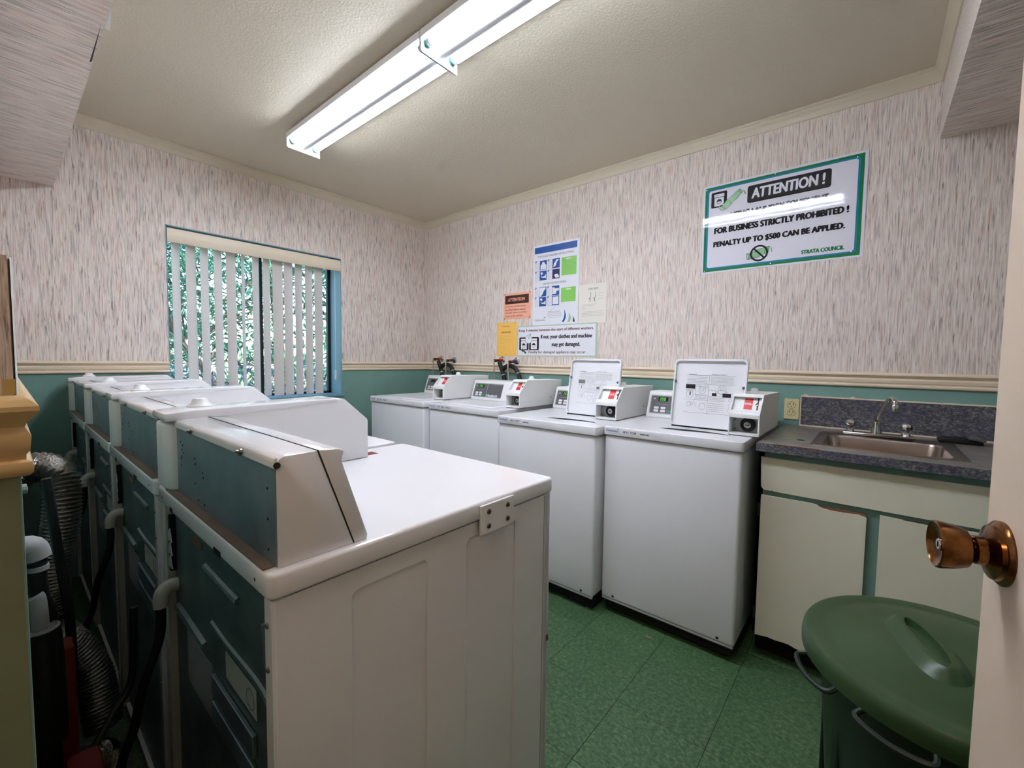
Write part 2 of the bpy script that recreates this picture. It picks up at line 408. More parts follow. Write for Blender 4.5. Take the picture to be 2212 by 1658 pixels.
# ------------------------------------------------------------------ room shell
CZ = 2.515; XL = -2.65; YS = -4.15; DJ = -2.763
WX0, WX1, WZ0, WZ1 = -1.986, -0.858, 0.927, 2.028
fl = MB().box(-4.3, 0.25, -4.35, 0.25, -0.08, -0.0032)
floor = struct('floor', fl, M['subfloor'], smooth=False)
T = 0.3048; g = 0.0012
tm = {}
for i in range(-5, 5):
    for j in range(-6, 10):
        x0 = -1.2547 + (i) * T; y0 = -2.6746 + (j) * T
        a0, a1, b0, b1 = max(x0, XL - 0.13), min(x0 + T, 0), max(y0, YS), min(y0 + T, 0)
        if a1 - a0 < 0.01 or b1 - b0 < 0.01: continue
        key = (round(a1 - a0, 3), round(b1 - b0, 3))
        if key not in tm:
            mb = MB().box(g / 2, a1 - a0 - g / 2, g / 2, b1 - b0 - g / 2, -0.0031, 0.0, 0.0006, 1)
            me = bpy.data.meshes.new('floor_tile'); mb.bm.to_mesh(me); mb.bm.free(); me.materials.append(M['vinyl']); tm[key] = me
        o = bpy.data.objects.new('floor_tile', tm[key]); COL.objects.link(o); o.location = (a0, b0, 0); o.parent = floor
struct('ceiling', MB().box(-4.3, 0.25, -4.35, 0.25, CZ, CZ + 0.1), M['ceiling'], smooth=False)
# window wall
wb = MB()
wb.box(-2.78, WX0, 0, 0.2, 0, CZ).box(WX1, 0.25, 0, 0.2, 0, CZ).box(WX0, WX1, 0, 0.2, 0, WZ0).box(WX0, WX1, 0, 0.2, WZ1, CZ)
struct('wall_back', wb, M['wall'], smooth=False)
struct('wall_right', MB().box(0, 0.15, -4.3, 0, 0, CZ), M['wall'], smooth=False)
struct('wall_front', MB().box(-4.3, 0, YS - 0.15, YS, 0, CZ), M['wall'], smooth=False)
wl = MB().box(-2.78, -2.664, DJ, 0, 0, CZ).box(-2.78, -2.664, YS, -3.57, 0, CZ).box(-2.78, -2.664, -3.57, DJ, 2.06, CZ)
wall_left = struct('wall_left', wl, M['wall'], smooth=False)
struct('wainscot', MB().box(-2.664, XL, DJ, 0, 0, 1.135), M['green'], wall_left, smooth=False)
struct('wall_end_face', MB().box(-2.78, XL, DJ - 0.012, DJ - 0.0005, 0, 1.135), M['sage'], wall_left, smooth=False)
struct('corner_bead', MB().box(XL - 0.0015, XL + 0.0004, DJ - 0.0125, DJ - 0.002, 0, 1.135, 0.0004, 1), M['green'], wall_left)
pw = MB()
pw.prism([(-2.72, DJ - 0.012), (-2.6515, DJ - 0.012), (-2.6495, DJ - 0.002), (-2.6505, DJ + 0.02), (-2.72, DJ + 0.02)], 'z', 1.13, 1.3165)
o = struct('wallpaper_edge', pw, M['paper_z'], wall_left); o['label'] = 'wallpapered end of the wall above its rail'
struct('paper_seam', MB().prism([(-2.6500, DJ - 0.0122), (-2.6492, DJ - 0.011), (-2.6487, DJ - 0.003), (-2.6496, DJ - 0.002)], 'z', 1.19, 1.3155), M['white_pl'], wall_left)
struct('glue_stain', MB().box(-2.6575, -2.6503, DJ - 0.01235, DJ - 0.0119, 1.2, 1.213), M['yellowglue'], wall_left)
# hall outside the doorway
struct('wall_hall', MB().box(-4.3, -4.2, -4.15, 0, 0, CZ).box(-4.2, -2.78, -0.1, 0.1, 0, CZ), M['hall'], smooth=False)
# soffits (boxed beams)
sf = struct('soffit_left', MB().box(-2.664, -2.4486, -3.51, 0, 2.104, CZ), M['paper_x'], smooth=False)
tp = MB().poly([(-2.45550, -1.735, 2.1035), (-2.45550, -1.50, 2.1035), (-2.4515, -1.51, 2.1035), (-2.4530, -1.62, 2.1035)])
struct('torn_seam', tp, M['darkslot'], sf, smooth=False)
tp = MB().poly([(-2.4486, -1.85, 2.104), (-2.437, -1.72, 2.101), (-2.4486, -1.71, 2.109)])
struct('torn_flap', tp, M['white_pl'], sf, smooth=False)
struct('soffit_front', MB().box(-2.4486, 0, YS, -3.51, 2.214, CZ), M['paper_y'], smooth=False)
# crown and chair rail
def crown_prof(d=0.032, z0=2.456, z1=CZ):
    return [(0, z0), (0.006, z0), (0.009, z0 + 0.006), (0.010, z0 + 0.018), (0.016, z0 + 0.030), (0.022, z0 + 0.036), (0.024, z0 + 0.044), (d, z0 + 0.050), (d, z1), (0, z1)]
def rail_prof(s=1.0, z0=1.127):
    P = [(0, 0), (.008, 0), (.012, .003), (.013, .008), (.011, .012), (.006, .014), (.006, .018), (.010, .022), (.0115, .034), (.008, .039), (.006, .042), (.008, .046), (.015, .051), (.020, .056), (.0195, .060), (.013, .0645), (.006, .068), (0, .0695)]
    return [(p[0] * s, z0 + p[1]) for p in P]
def run_x(prof, x0, x1, yw, sgn=-1): return MB().prism([(yw + sgn * p[0], p[1]) for p in prof], 'x', x0, x1)
def run_y(prof, y0, y1, xw, sgn=-1): return MB().prism([(xw + sgn * p[0], p[1]) for p in prof], 'y', y0, y1)
struct('trim_1', run_x(crown_prof(), -2.4486, 0, 0), M['crown'])
struct('trim_2', run_y(crown_prof(), -3.51, 0, 0), M['crown'])
struct('trim_3', run_x(crown_prof(), -2.4486, 0, -3.51, 1), M['crown'])
struct('trim_4', run_x(rail_prof(), -2.65, WX0, 0), M['cream'])
struct('trim_5', run_x(rail_prof(), WX1, 0, 0), M['cream'])
struct('trim_6', run_y(rail_prof(), YS, 0, 0), M['cream'])
# rail wrapping the end of the left wall (mitred return)
def mitre_rail():
    b = bmesh.new(); P = rail_prof(0.62, 1.130); A = []; B = []; Cc = []
    for d, z in P:
        A.append(b.verts.new((-2.78, DJ - 0.012 - d, z))); B.append(b.verts.new((XL + d, DJ - 0.012 - d, z))); Cc.append(b.verts.new((XL + d, -0.03, z)))
    n = len(P)
    for X, Y in ((A, B), (B, Cc)):
        for i in range(n): b.faces.new((X[i], X[(i + 1) % n], Y[(i + 1) % n], Y[i]))
    b.faces.new(A); b.faces.new(Cc[::-1]); bmesh.ops.recalc_face_normals(b, faces=b.faces[:])
    m_ = MB(); m_._merge(b); return m_
struct('trim_7', mitre_rail(), M['rail_near'])
struct('baseboard_right', MB().box(-0.014, 0, YS, 0, 0, 0.09, 0.003), M['green'])

# ------------------------------------------------------------------ window
win = thing('window_1', (WX0, 0, WZ0), '', ''); del win['label']; del win['category']; win['kind'] = 'structure'
r_ = MB(); e = 0.006
r_.box(WX0 - 0.0, WX0 + e, 0.001, 0.2, WZ0, WZ1).box(WX1 - e, WX1, 0.001, 0.2, WZ0, WZ1).box(WX0, WX1, 0.001, 0.2, WZ1 - e, WZ1)
obj('reveal', r_, M['reveal'], win)
obj('sill', MB().box(WX0 - 0.01, WX1 + 0.012, -0.012, 0.2, WZ0 - 0.012, WZ0 + 0.008, 0.004), M['reveal'], win)
fr_ = MB(); ya, yb = 0.17, 0.2
fr_.box(WX0 + e, WX0 + e + 0.02, ya, yb, WZ0, WZ1).box(WX1 - 0.03, WX1 - e, ya, yb, WZ0, WZ1).box(WX0 + e, WX1 - e, ya, yb, WZ0 + 0.006, WZ0 + 0.026).box(WX0 + e, WX1 - e, ya, yb, WZ1 - 0.03, WZ1 - e)
fr_.box(-1.41, -1.390, ya - 0.01, yb, WZ0 + 0.02, WZ1 - 0.02)
obj('window_frame', fr_, M['alu'], win)
obj('glass_pane', MB().box(WX0 + 0.02, -1.405, 0.184, 0.187, WZ0 + 0.02, WZ1 - 0.02), M['glass'], win, smooth=False)
obj('glass_pane', MB().box(-1.395, WX1 - 0.03, 0.178, 0.181, WZ0 + 0.02, WZ1 - 0.02), M['glass'], win, smooth=False)
bl = thing('vertical_blind', (WX0, 0.05, WZ1), 'cream vertical blind with thirteen half-turned vanes in the window', 'blind')
obj('valance', MB().prism([(-0.002, 1.926), (0.004, 1.924), (0.012, 1.926), (0.014, 2.012), (0.002, 2.012), (-0.006, 1.97)], 'x', WX0 + 0.008, WX1 - 0.004, 0.0015, 1), M['valance'], bl)
obj('head_rail', MB().box(WX0 + 0.012, WX1 - 0.012, 0.03, 0.07, 1.965, 2.0, 0.002), M['grey_lt'], bl)
vs = [(-1.929, .042), (-1.851, .054), (-1.778, .045), (-1.702, .047), (-1.626, .056), (-1.553, .019), (-1.474, .040), (-1.403, .046), (-1.326, .070), (-1.250, .061), (-1.175, .053), (-1.098, .056), (-1.022, .063)]
for xc, wd in vs:
    tt = (xc + 2.6578) / 3.38; lo, hi = 0.0, PI / 2
    for _ in range(40):
        th = (lo + hi) / 2
        if abs(math.cos(th)) - tt * math.sin(th) > wd / 0.089: lo = th
        else: hi = th
    a = lo; mb = MB(); pr = []
    for s_ in range(9):
        u = (s_ / 8 - 0.5) * 0.089; bow = 0.004 * (1 - (2 * u / 0.089) ** 2)
        pr.append((u, bow))
    pr2 = pr + [(u, b_ - 0.0009) for u, b_ in reversed(pr)]
    mtx = Matrix.Translation((xc, 0.05, 0)) @ Matrix.Rotation(a, 4, 'Z')
    mb.prism(pr2, 'z', 0.945, 1.965, mtx=mtx)
    obj('vane', mb, M['vane'], bl)
obj('pull_cord', MB().tube([(-0.888, 0.045, 1.96), (-0.888, 0.045, 1.14)], 0.0015, 6, 0), M['white_pl'], bl)
obj('cord_weight', MB().lathe([(0.003, 0.085), (0.006, 0.07), (0.008, 0.01), (0.006, 0)], (-0.888, 0.045, 1.05), n=10), M['white_pl'], bl)

# ------------------------------------------------------------------ outside: ground, trees
struct('ground', MB().box(-14, 14, 0.22, 16, -0.6, -0.5), M['soil'], smooth=False)
def leafy(n, fn, L, W, seed, hang=0.4):
    rnd = random.Random(seed); vs_, fs = [], []
    for i in range(n):
        p = Vector(fn(rnd)); d = Vector((rnd.uniform(-1, 1), rnd.uniform(-1, 1), rnd.uniform(-1, 0.6) - hang)).normalized()
        s_ = d.cross(Vector((rnd.uniform(-1, 1), rnd.uniform(-1, 1), rnd.uniform(-1, 1)))).normalized(); l = L * rnd.uniform(0.6, 1.3); w_ = W * rnd.uniform(0.7, 1.2)
        k = len(vs_); nn = d.cross(s_) * w_ * 0.35
        vs_ += [p, p + d * l * 0.45 + s_ * w_ / 2 + nn, p + d * l, p + d * l * 0.45 - s_ * w_ / 2 + nn]
        fs += [(k, k + 1, k + 2), (k, k + 2, k + 3)]
    mb = MB(); me = bpy.data.meshes.new('tmp'); me.from_pydata([tuple(v) for v in vs_], [], fs); mb.bm.from_mesh(me); return mb
def tree(name, label, trunk, branches, blobs, n, L, W, m_, seed, cat='tree'):
    t_ = thing(name, trunk[0][0], label, cat)
    tb = MB().tube(trunk[0], trunk[1], 8, 4)
    obj('trunk', tb, M['bark'], t_)
    bb = MB()
    for pts, r in branches: bb.tube(pts, r, 6, 4)
    obj('branches', bb, M['bark'], t_)['kind'] = 'stuff'
    def fn(rnd):
        c, rad = blobs[rnd.randrange(len(blobs))]
        while True:
            v = Vector((rnd.uniform(-1, 1), rnd.uniform(-1, 1), rnd.uniform(-1, 1)))
            if v.length < 1: return (c[0] + v.x * rad[0], c[1] + v.y * rad[1], c[2] + v.z * rad[2])
    o = obj('foliage', leafy(n, fn, L, W, seed), m_, t_, smooth=False); o['kind'] = 'stuff'
    return t_
rb = random.Random(3)
def twigs(c, n, L):
    out = []
    for i in range(n):
        a = rb.uniform(0, 2 * PI); e_ = rb.uniform(-0.3, 0.9); p = Vector(c) + Vector((rb.uniform(-.3, .3), rb.uniform(-.2, .2), rb.uniform(-.6, .6)))
        q = p + Vector((math.cos(a), math.sin(a) * 0.6, e_)) * L; out.append(([p, (p + q) / 2 + Vector((0, 0, 0.05)), q], 0.009))
    return out
tree('leaning_tree', 'leaning dark tree with fanned branches seen through the window middle', ([(-0.9, 2.3, -0.5), (-1.1, 2.25, 0.8), (-1.5, 2.2, 1.5), (-1.75, 2.2, 2.6)], 0.035),
     twigs((-1.3, 2.25, 1.5), 18, 0.8), [((-1.9, 2.3, 2.3), (0.9, 0.35, 0.6)), ((-1.0, 2.3, 2.1), (0.8, 0.35, 0.6)), ((-1.4, 2.2, 1.5), (1.1, 0.3, 0.5))], 2900, 0.12, 0.022, M['leaf1'], 11)
tree('bushy_shrub', 'bushy narrow-leaved green shrub below the window sill outside', ([(-1.3, 0.95, -0.5), (-1.3, 0.95, 0.9)], 0.03),
     twigs((-1.3, 0.95, 0.6), 14, 0.45), [((-1.9, 0.95, 0.75), (0.6, 0.3, 0.5)), ((-1.1, 0.95, 0.75), (0.7, 0.3, 0.48)), ((-0.3, 1.0, 0.8), (0.6, 0.3, 0.55))], 3000, 0.09, 0.016, M['leaf2'], 12, 'shrub')
tree('far_tree', 'broad green tree filling the background outside the window', ([(0.6, 4.6, -0.5), (0.4, 4.5, 2.0), (0.2, 4.4, 4.5)], 0.08),
     twigs((0.0, 4.3, 2.5), 24, 1.6), [((-1.0, 4.6, 3.6), (1.2, .7, 1.0)), ((0.8, 4.6, 1.0), (1.6, .7, 1.2)), ((0.5, 4.2, 2.9), (1.6, .6, .9)), ((-1.6, 4.4, 1.8), (1.1, .7, 1.2)), ((2.2, 4.4, 2.2), (1.3, .7, 1.5))], 5200, 0.20, 0.06, M['leaf1'], 13)

# ------------------------------------------------------------------ fluorescent fixtures
def fixture(y1, y0, label):
    xc = -1.483; t_ = thing('fluorescent_light', (xc, (y0 + y1) / 2, CZ), label, 'ceiling light', 'twin tube lights on the ceiling')
    obj('housing', MB().prism([(xc - 0.097, 2.490), (xc - 0.097, 2.462), (xc - 0.094, 2.462), (xc - 0.092, 2.478), (xc + 0.092, 2.478), (xc + 0.094, 2.462), (xc + 0.097, 2.462), (xc + 0.097, 2.490), (xc + 0.06, CZ), (xc - 0.06, CZ)], 'y', y0 + 0.003, y1 - 0.003), M['fixture'], t_)
    pr = [(xc - 0.034, 2.479)] + [(xc + 0.034 * math.cos(a), 2.466 - 0.038 * math.sin(a)) for a in [PI - PI * k / 10 for k in range(11)]] + [(xc + 0.034, 2.479)]
    obj('ballast_cover', MB().prism(pr, 'y', y0 + 0.004, y1 - 0.004), M['fixture'], t_)
    for yy in (y0, y1):
        s_ = 1 if yy == y0 else -1
        obj('end_plate', MB().prism([(xc - 0.094, 2.492), (xc - 0.094, 2.420), (xc - 0.086, 2.414), (xc + 0.094, 2.414), (xc + 0.094, 2.458), (xc + 0.08, 2.478)], 'y', yy, yy + s_ * 0.003), M['fixture'], t_)
    for dx in (-0.064, 0.064):
        tb = obj('tube', MB().tube([(xc + dx, y0 + 0.03, 2.4555), (xc + dx, y1 - 0.03, 2.4555)], 0.0185, 16, 0), M['tube'], t_)
        for yy, s_ in ((y0, 1), (y1, -1)):
            obj('tube_cap', MB().tube([(xc + dx, yy + s_ * 0.018, 2.4555), (xc + dx, yy + s_ * 0.032, 2.4555)], 0.0188, 16, 0), M['tubecap'], tb)
            h = obj('lamp_holder', MB().tube([(xc + dx, yy + s_ * 0.003, 2.4555), (xc + dx, yy + s_ * 0.018, 2.4555)], 0.017, 14, 0), M['teal'], t_)
    return t_
fixture(-0.745, -1.94, 'twin fluorescent tube light on ceiling, the one nearer the window')
fixture(-1.944, -3.14, 'twin fluorescent tube light on ceiling, running out of view at the top')

# ------------------------------------------------------------------ washers
def barcode(fr, u, v, w_, h, d):
    mb = MB(); rnd = random.Random(5); x = u
    while x < u + w_:
        q = rnd.choice((0.0012, 0.002, 0.003)); mb.poly([fr @ Vector(p) for p in ((x, v, d), (x + q, v, d), (x + q, v + h, d), (x, v + h, d))]); x += q + rnd.choice((0.0008, 0.0016))
    return mb
def coin_box(parent, xf, xb, y0, y1, z, ha=0.09, hb=0.172, dx=0.08, zb=None):
    """housing with front facing -x (xf front)"""
    zb = zb or hb - 0.006
    P = lambda L: [(xf + a, z + b_) for a, b_ in L]
    e_ = 0.006; L_ = xb - xf
    mb = MB()
    outer = P([(0, 0), (0, ha), (dx, hb), (L_, zb), (L_, 0)])
    mb.prism(outer, 'y', y0, y0 + e_, 0.0015, 1).prism(outer, 'y', y1 - e_, y1, 0.0015, 1)
    mb.prism(P([(.06, 0), (.06, .078), (.045, .104), (.088, .160), (.088, hb - 0.001), (L_, zb), (L_, 0)]), 'y', y0 + e_ * .8, y1 - e_ * .8)
    mb.prism(P([(0, ha - 0.016), (0, ha), (.013, ha + 0.014), (.052, ha + 0.014), (.06, ha - 0.016)]), 'y', y0 + 0.002, y1 - 0.002, 0.001, 1)
    mb.prism(P([(dx - .012, hb - .0125), (dx, hb), (dx + .02, hb - 0.0005), (dx + .02, hb - 0.02)]), 'y', y0 + 0.002, y1 - 0.002)
    mb.box(xf, xf + 0.06, y0 + 0.002, y1 - 0.002, z, z + 0.008)
    b_ = obj('coin_box', mb, M['white_pl'], parent)
    yc = (y0 + y1) / 2
    obj('lock_recess', MB().box(xf + 0.056, xf + 0.0598, y0 + e_, y1 - e_, z + 0.009, z + 0.073), M['lockgrey'], b_)
    obj('lock', MB().lathe([(0.030, 0), (0.030, 0.012), (0.022, 0.018), (0.0215, 0.012), (0.0, 0.012)], (xf + 0.056, yc - 0.008, z + 0.042), (-1, 0, 0), 24), M['black'], b_)
    obj('lock_cylinder', MB().lathe([(0.014, 0), (0.014, 0.022), (0.012, 0.024), (0, 0.024)], (xf + 0.056, yc - 0.008, z + 0.042), (-1, 0, 0), 18), M['chrome'], b_)
    obj('keyhole', MB().box(xf + 0.0314, xf + 0.0322, yc - 0.014, yc - 0.001, z + 0.040, z + 0.044), M['black'], b_)
    obj('bolt', MB().lathe([(0.004, 0), (0.004, 0.004), (0, 0.005)], (xf + 0.056, y1 - e_ - 0.010, z + 0.062), (-1, 0, 0), 8).lathe([(0.004, 0), (0.004, 0.006), (0, 0.007)], (xf + 0.056, y1 - e_ - 0.012, z + 0.02), (-1, 0, 0), 8), M['screw'], b_)
    # label on the sloping back of the upper pocket
    O = Vector((xf + 0.045, y1 - e_, z + 0.104)); V = Vector((0.043, 0, 0.056))
    f2 = frame(O, (0, -1, 0), V); wv = V.length; ww = (y1 - y0) - 2 * e_
    obj('price_label', flat(f2, [[(ww * .38, 0.004), (ww * .68, 0.004), (ww * .68, wv * .86), (ww * .38, wv * .86)]], 0.0012), M['red'], b_)
    obj('label_print', lines_mb(f2, ww * .40, wv * .36, ww * .66, wv * .56, 3, 0.0016, 0.0022, 2), M['paper'], b_)
    obj('coin_slot', flat(f2, [[(ww * .84, wv * .50), (ww * .89, wv * .50), (ww * .89, wv * .96), (ww * .84, wv * .96)], [(ww * .80, 0.003), (ww * .86, 0.003), (ww * .86, wv * .36), (ww * .80, wv * .36)]][:1], 0.0012), M['black'], b_)
    obj('coin_slot', flat(f2, [[(ww * .84, 0.003), (ww * .89, 0.003), (ww * .89, wv * .34), (ww * .84, wv * .34)]], 0.0012), M['black'], b_)
    obj('coin_button', MB().lathe([(0.007, 0), (0.006, 0.004), (0, 0.005)], f2 @ Vector((ww * .84, wv * .43, 0)), f2.to_3x3() @ Vector((0, 0, 1)), 12), M['brass'], b_)
    obj('lock_cap', MB().lathe([(0.024, 0), (0.024, 0.006), (0.017, 0.010), (0.015, 0.022), (0.012, 0.026), (0, 0.027)], (xf + L_ * 0.42, yc, z + hb - 0.005), n=20), M['white_pl'], b_)
    obj('vent_hole', MB().lathe([(0.0045, 0), (0, 0.0006)], (xf + L_ * .72, y0, z + 0.05), (0, -1, 0), 10), M['black'], b_)
    return b_
def digits(fr, u, v, h, s_='200'):
    seg = {'0': 'abcdef', '2': 'abged'}; mb = MB(); w_ = h * 0.5; k = h * 0.12
    for i, ch in enumerate(s_):
        o_ = u + i * h * 0.78
        S = {'a': (0, h - k, w_, h), 'g': (0, h / 2 - k / 2, w_, h / 2 + k / 2), 'd': (0, 0, w_, k), 'f': (0, h / 2, k, h), 'e': (0, 0, k, h / 2), 'b': (w_ - k, h / 2, w_, h), 'c': (w_ - k, 0, w_, h / 2)}
        for c_ in seg[ch]:
            a0, b0, a1, b1 = S[c_]; mb.poly([fr @ Vector(p) for p in ((o_ + a0, v + b0, .0016), (o_ + a1, v + b0, .0016), (o_ + a1, v + b1, .0016), (o_ + a0, v + b1, .0016))])
    return mb
def washer(xf, y0, w_, zt, cx, hc, bx, by0, bw, xb, lid, num, label, lit=True):
    t_ = thing('washing_machine', (xf, y0, 0), label, 'washer', 'top-load washers along the sign wall')
    y1 = y0 + w_; xk = -0.075
    body = MB().box(xf + 0.004, xk, y0 + 0.006, y1 - 0.006, 0.075, zt - 0.044, 0.012, 3)
    b_ = obj('cabinet', body, M['enamel'], t_)
    obj('bottom_lip', MB().box(xf + 0.006, xf + 0.02, y0 + 0.01, y1 - 0.01, 0.066, 0.0775, 0.003), M['grey_lt'], b_)
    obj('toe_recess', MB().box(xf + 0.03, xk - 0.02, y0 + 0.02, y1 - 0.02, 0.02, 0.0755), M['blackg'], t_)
    for sx in (xf + 0.07, xk - 0.06):
        for sy in (y0 + 0.06, y1 - 0.06):
            obj('foot', MB().lathe([(0.022, 0), (0.02, 0.012), (0.009, 0.014), (0.009, 0.03)], (sx, sy, 0.0), n=12), M['black'], t_)
    for sy in (y0 + 0.07, y1 - 0.07):
        obj('clip_hole', MB().lathe([(0.006, 0), (0.004, 0.003), (0, 0.003)], (xf + 0.0035, sy, 0.094), (-1, 0, 0), 10), M['blackg'], b_)
    obj('seam', MB().box(xf + 0.012, xk - 0.01, y0 + 0.014, y1 - 0.014, zt - 0.050, zt - 0.038), M['blackg'], t_)
    # top panel with lid opening
    lx0, lx1 = xf + 0.075, xf + 0.37
    if lid: lx0, lx1 = xf + 0.105, lid[0] + 0.02
    ly0, ly1 = y0 + 0.075, y1 - 0.075
    f2 = frame((0, 0, zt), (1, 0, 0), (0, 1, 0))
    outer = rrect(xf - 0.004, y0, xk + 0.02, y1, 0.016, 5)
    if lid:
        ya_, yb_ = y0 + .07, y0 + .40
        pts = []
        for k in range(17):
            s_ = k / 16; pts.append((xf + 0.128 + 0.010 * math.sin(2.2 * PI * s_) - 0.0 * s_, ya_ + (yb_ - ya_) * s_))
        back = [(xf + 0.150 + 0.034 * math.sin(PI * s_), ya_ + (yb_ - ya_) * s_) for s_ in [1 - k / 8 for k in range(1, 8)]]
        hole = pts + back
        top = plate([outer, hole], f2, -0.042, 0.0, 0.004)
    else:
        top = plate([outer], f2, -0.042, 0.0, 0.006)
    tp_ = obj('top_panel', top, M['enamel'], t_)
    if lid:
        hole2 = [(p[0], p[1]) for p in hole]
        obj('tub_opening_shade', plate([hole2], f2, -0.030, -0.0015), M['blackg'], t_)  # black plate in the hole paints the shade inside the tub

        hx, lyr, lyl, lh = lid[0], lid[1], lid[2], 0.325
        # open lid: shallow tray leaning back
        tilt = math.radians(10)
        O = Vector((hx, lyl, zt + 0.006)); V = Vector((math.sin(tilt), 0, math.cos(tilt)))
        fl_ = frame(O, (0, -1, 0), V); lw = lyl - lyr
        rim = plate([rrect(0, 0, lw, lh, 0.022, 6), rrect(0.007, 0.007, lw - 0.007, lh - 0.010, 0.018, 6)], fl_, -0.012, 0.006, 0.0018)
        L_ = obj('open_lid', rim, M['enamel'], t_)
        obj('lid_inner', plate([rrect(0.003, 0.003, lw - 0.003, lh - 0.003, 0.02, 6)], fl_, -0.014, -0.008), M['enamel'], L_)
        obj('lid_underside_shadow_gap', MB().box(hx - 0.004, hx + 0.01, lyr + 0.01, lyl - 0.01, zt - 0.0, zt + 0.005), M['blackg'], L_).name = 'hinge_shadow_strip'  # black strip painted in for the shadow under the open lid
        obj('lid_latch', MB().box(hx + .052, hx + .062, (lyr + lyl) / 2 - .075, (lyr + lyl) / 2 + .075, zt + lh - .003, zt + lh + .004, 0.001), M['enamel'], L_)
        for uu in (0.010, lw - 0.012):
            obj('bumper', MB().lathe([(0.007, 0), (0.006, 0.004), (0.003, 0.005), (0, 0.0045)], fl_ @ Vector((uu, 0.215 if uu < 0.1 else 0.195, 0.002)), fl_.to_3x3() @ Vector((0, 0, 1)), 12), M['grey_pl'], L_)
        dd = -0.0072; ink = M['inkgrey'] if num == '831 527' else M['ink']
        # printed instruction sheet
        pr_ = MB()
        def ln(u0_, v0_, u1_, v1_, h=0.0007):
            a_ = Vector((u0_, v0_, dd)); b2 = Vector((u1_, v1_, dd)); n_ = Vector((-(b2 - a_).y, (b2 - a_).x, 0)).normalized() * h / 2
            pr_.poly([fl_ @ (a_ - n_), fl_ @ (b2 - n_), fl_ @ (b2 + n_), fl_ @ (a_ + n_)])
        for q in ((.055, .248, .275, .248), (.055, .068, .275, .068), (.163, .068, .163, .248), (.055, .13, .163, .13), (.163, .150, .275, .150), (.105, .13, .105, .205), (.055, .205, .275, .205), (.105, .155, .163, .155), (.112, .095, .098, .128), (.163, .178, .195, .178), (.195, .15, .195, .178)): ln(*q)
        for (cu_, cv_, rr) in ((.079, .155, .018), (.079, .108, .012), (.135, .178, .017), (.222, .182, .02), (.14, .1, .016), (.26, .135, .007), (.26, .112, .007), (.26, .09, .008), (.09, .11, .007), (.222, .187, .009), (.135, .18, .008)):
            C_ = circ(cu_, cv_, rr, 14, 0.9)
            for a_, b2 in zip(C_, C_[1:] + C_[:1]): ln(*a_, *b2, 0.0008)
        D_ = [(.222, .16), (.246, .172), (.222, .184), (.198, .172)]
        for a_, b2 in zip(D_, D_[1:] + D_[:1]): ln(*a_, *b2)
        obj('diagram_lines', pr_, ink, L_)['kind'] = 'stuff'
        bx_ = plate([[(.058, .182), (.102, .182), (.102, .203), (.058, .203)]], fl_, dd - .0002, dd)
        for q in ((.180, .152, .200, .166), (.226, .148, .262, .166), (.078, .150, .083, .168)):
            o2 = plate([[(q[0], q[1]), (q[2], q[1]), (q[2], q[3]), (q[0], q[3])]], fl_, dd - .0002, dd); me = bpy.data.meshes.new('t'); o2.bm.to_mesh(me); bx_.bm.from_mesh(me)
        obj('warning_block', bx_, ink, L_)
        obj('lettering', text_mb('WARNING', fl_, (.068, .250, .103, .2545), dd + .0004, 0.01), ink, L_)
        obj('lettering', text_mb('\u25B2 RISK OF INJURY', fl_, (.175, .250, .237, .2545), dd + .0004, 0.01), ink, L_)
        tx = MB()
        for i_, q in enumerate(((.062, .208, .155, .243, 5), (.170, .208, .270, .243, 6), (.110, .134, .158, .153, 3), (.168, .125, .235, .146, 3), (.168, .075, .235, .12, 5), (.110, .19, .13, .203, 2), (.145, .185, .160, .203, 3), (.06, .17, .1, .18, 2))):
            o2 = lines_mb(fl_, *q, dd + .0001, 0.0011, i_ + 3); me = bpy.data.meshes.new('t'); o2.bm.to_mesh(me); tx.bm.from_mesh(me)
        obj('small_print', tx, M['inkgrey'], L_)['kind'] = 'stuff'
    else:
        cl = obj('lid', MB().box(xf + 0.05, xf + 0.36, y0 + 0.10, y1 - 0.07, zt - 0.002, zt + 0.005, 0.003), M['enamel'], t_)
        obj('lid_inset', MB().box(xf + 0.075, xf + 0.345, y0 + 0.125, y1 - 0.095, zt + 0.0051, zt + 0.0058, 0.0003, 1), M['enamel'], cl)
    # control console
    c0 = cx; ct = cx + hc * 0.30
    P = [(c0, zt), (c0 - 0.001, zt + 0.01), (ct, zt + hc - 0.012), (ct + 0.006, zt + hc), (xk - 0.055, zt + hc), (xk - 0.045, zt + hc - 0.01), (xk - 0.045, zt)]
    cy1 = y1 - 0.012 if num != '831 525' else y1 - 0.03
    con = obj('control_console', MB().prism(P, 'y', by0 + 0.03, cy1, 0.003, 2), M['white_pl'], t_)
    O = Vector((c0 - 0.001, cy1, zt + 0.01)); V = Vector((ct - c0 + 0.001, 0, hc - 0.022)); f3 = frame(O, (0, -1, 0), V); H = V.length
    k0 = H * 0.10; k1 = H * 0.93
    obj('panel_border', flat(f3, [rrect(0.014, k0, 0.30, k1, 0.006)], 0.0006), M['grey_lt'], con)
    pn = obj('control_panel', flat(f3, [rrect(0.019, k0 + 0.005, 0.146, k1 - 0.006, 0.005)], 0.0010), M['grey_pl'], con)
    obj('control_panel', flat(f3, [rrect(0.150, k0 + 0.005, 0.296, k1 - 0.006, 0.005)], 0.0010), M['grey_pl'], con)
    obj('display', flat(f3, [rrect(0.058, H * .66, 0.112, H * .84, 0.001)], 0.0014), M['ledb'], pn)
    if lit: obj('display_digits', digits(f3, 0.066, H * .69, H * .12), M['ledg'], pn)
    for i_, uu in enumerate((0.040, 0.078)):
        for vv in (H * .18, H * .31):
            obj('button', plate([rrect(uu, vv, uu + 0.026, vv + H * .10, 0.004)], f3, 0.001, 0.003), M['white_pl'], pn)
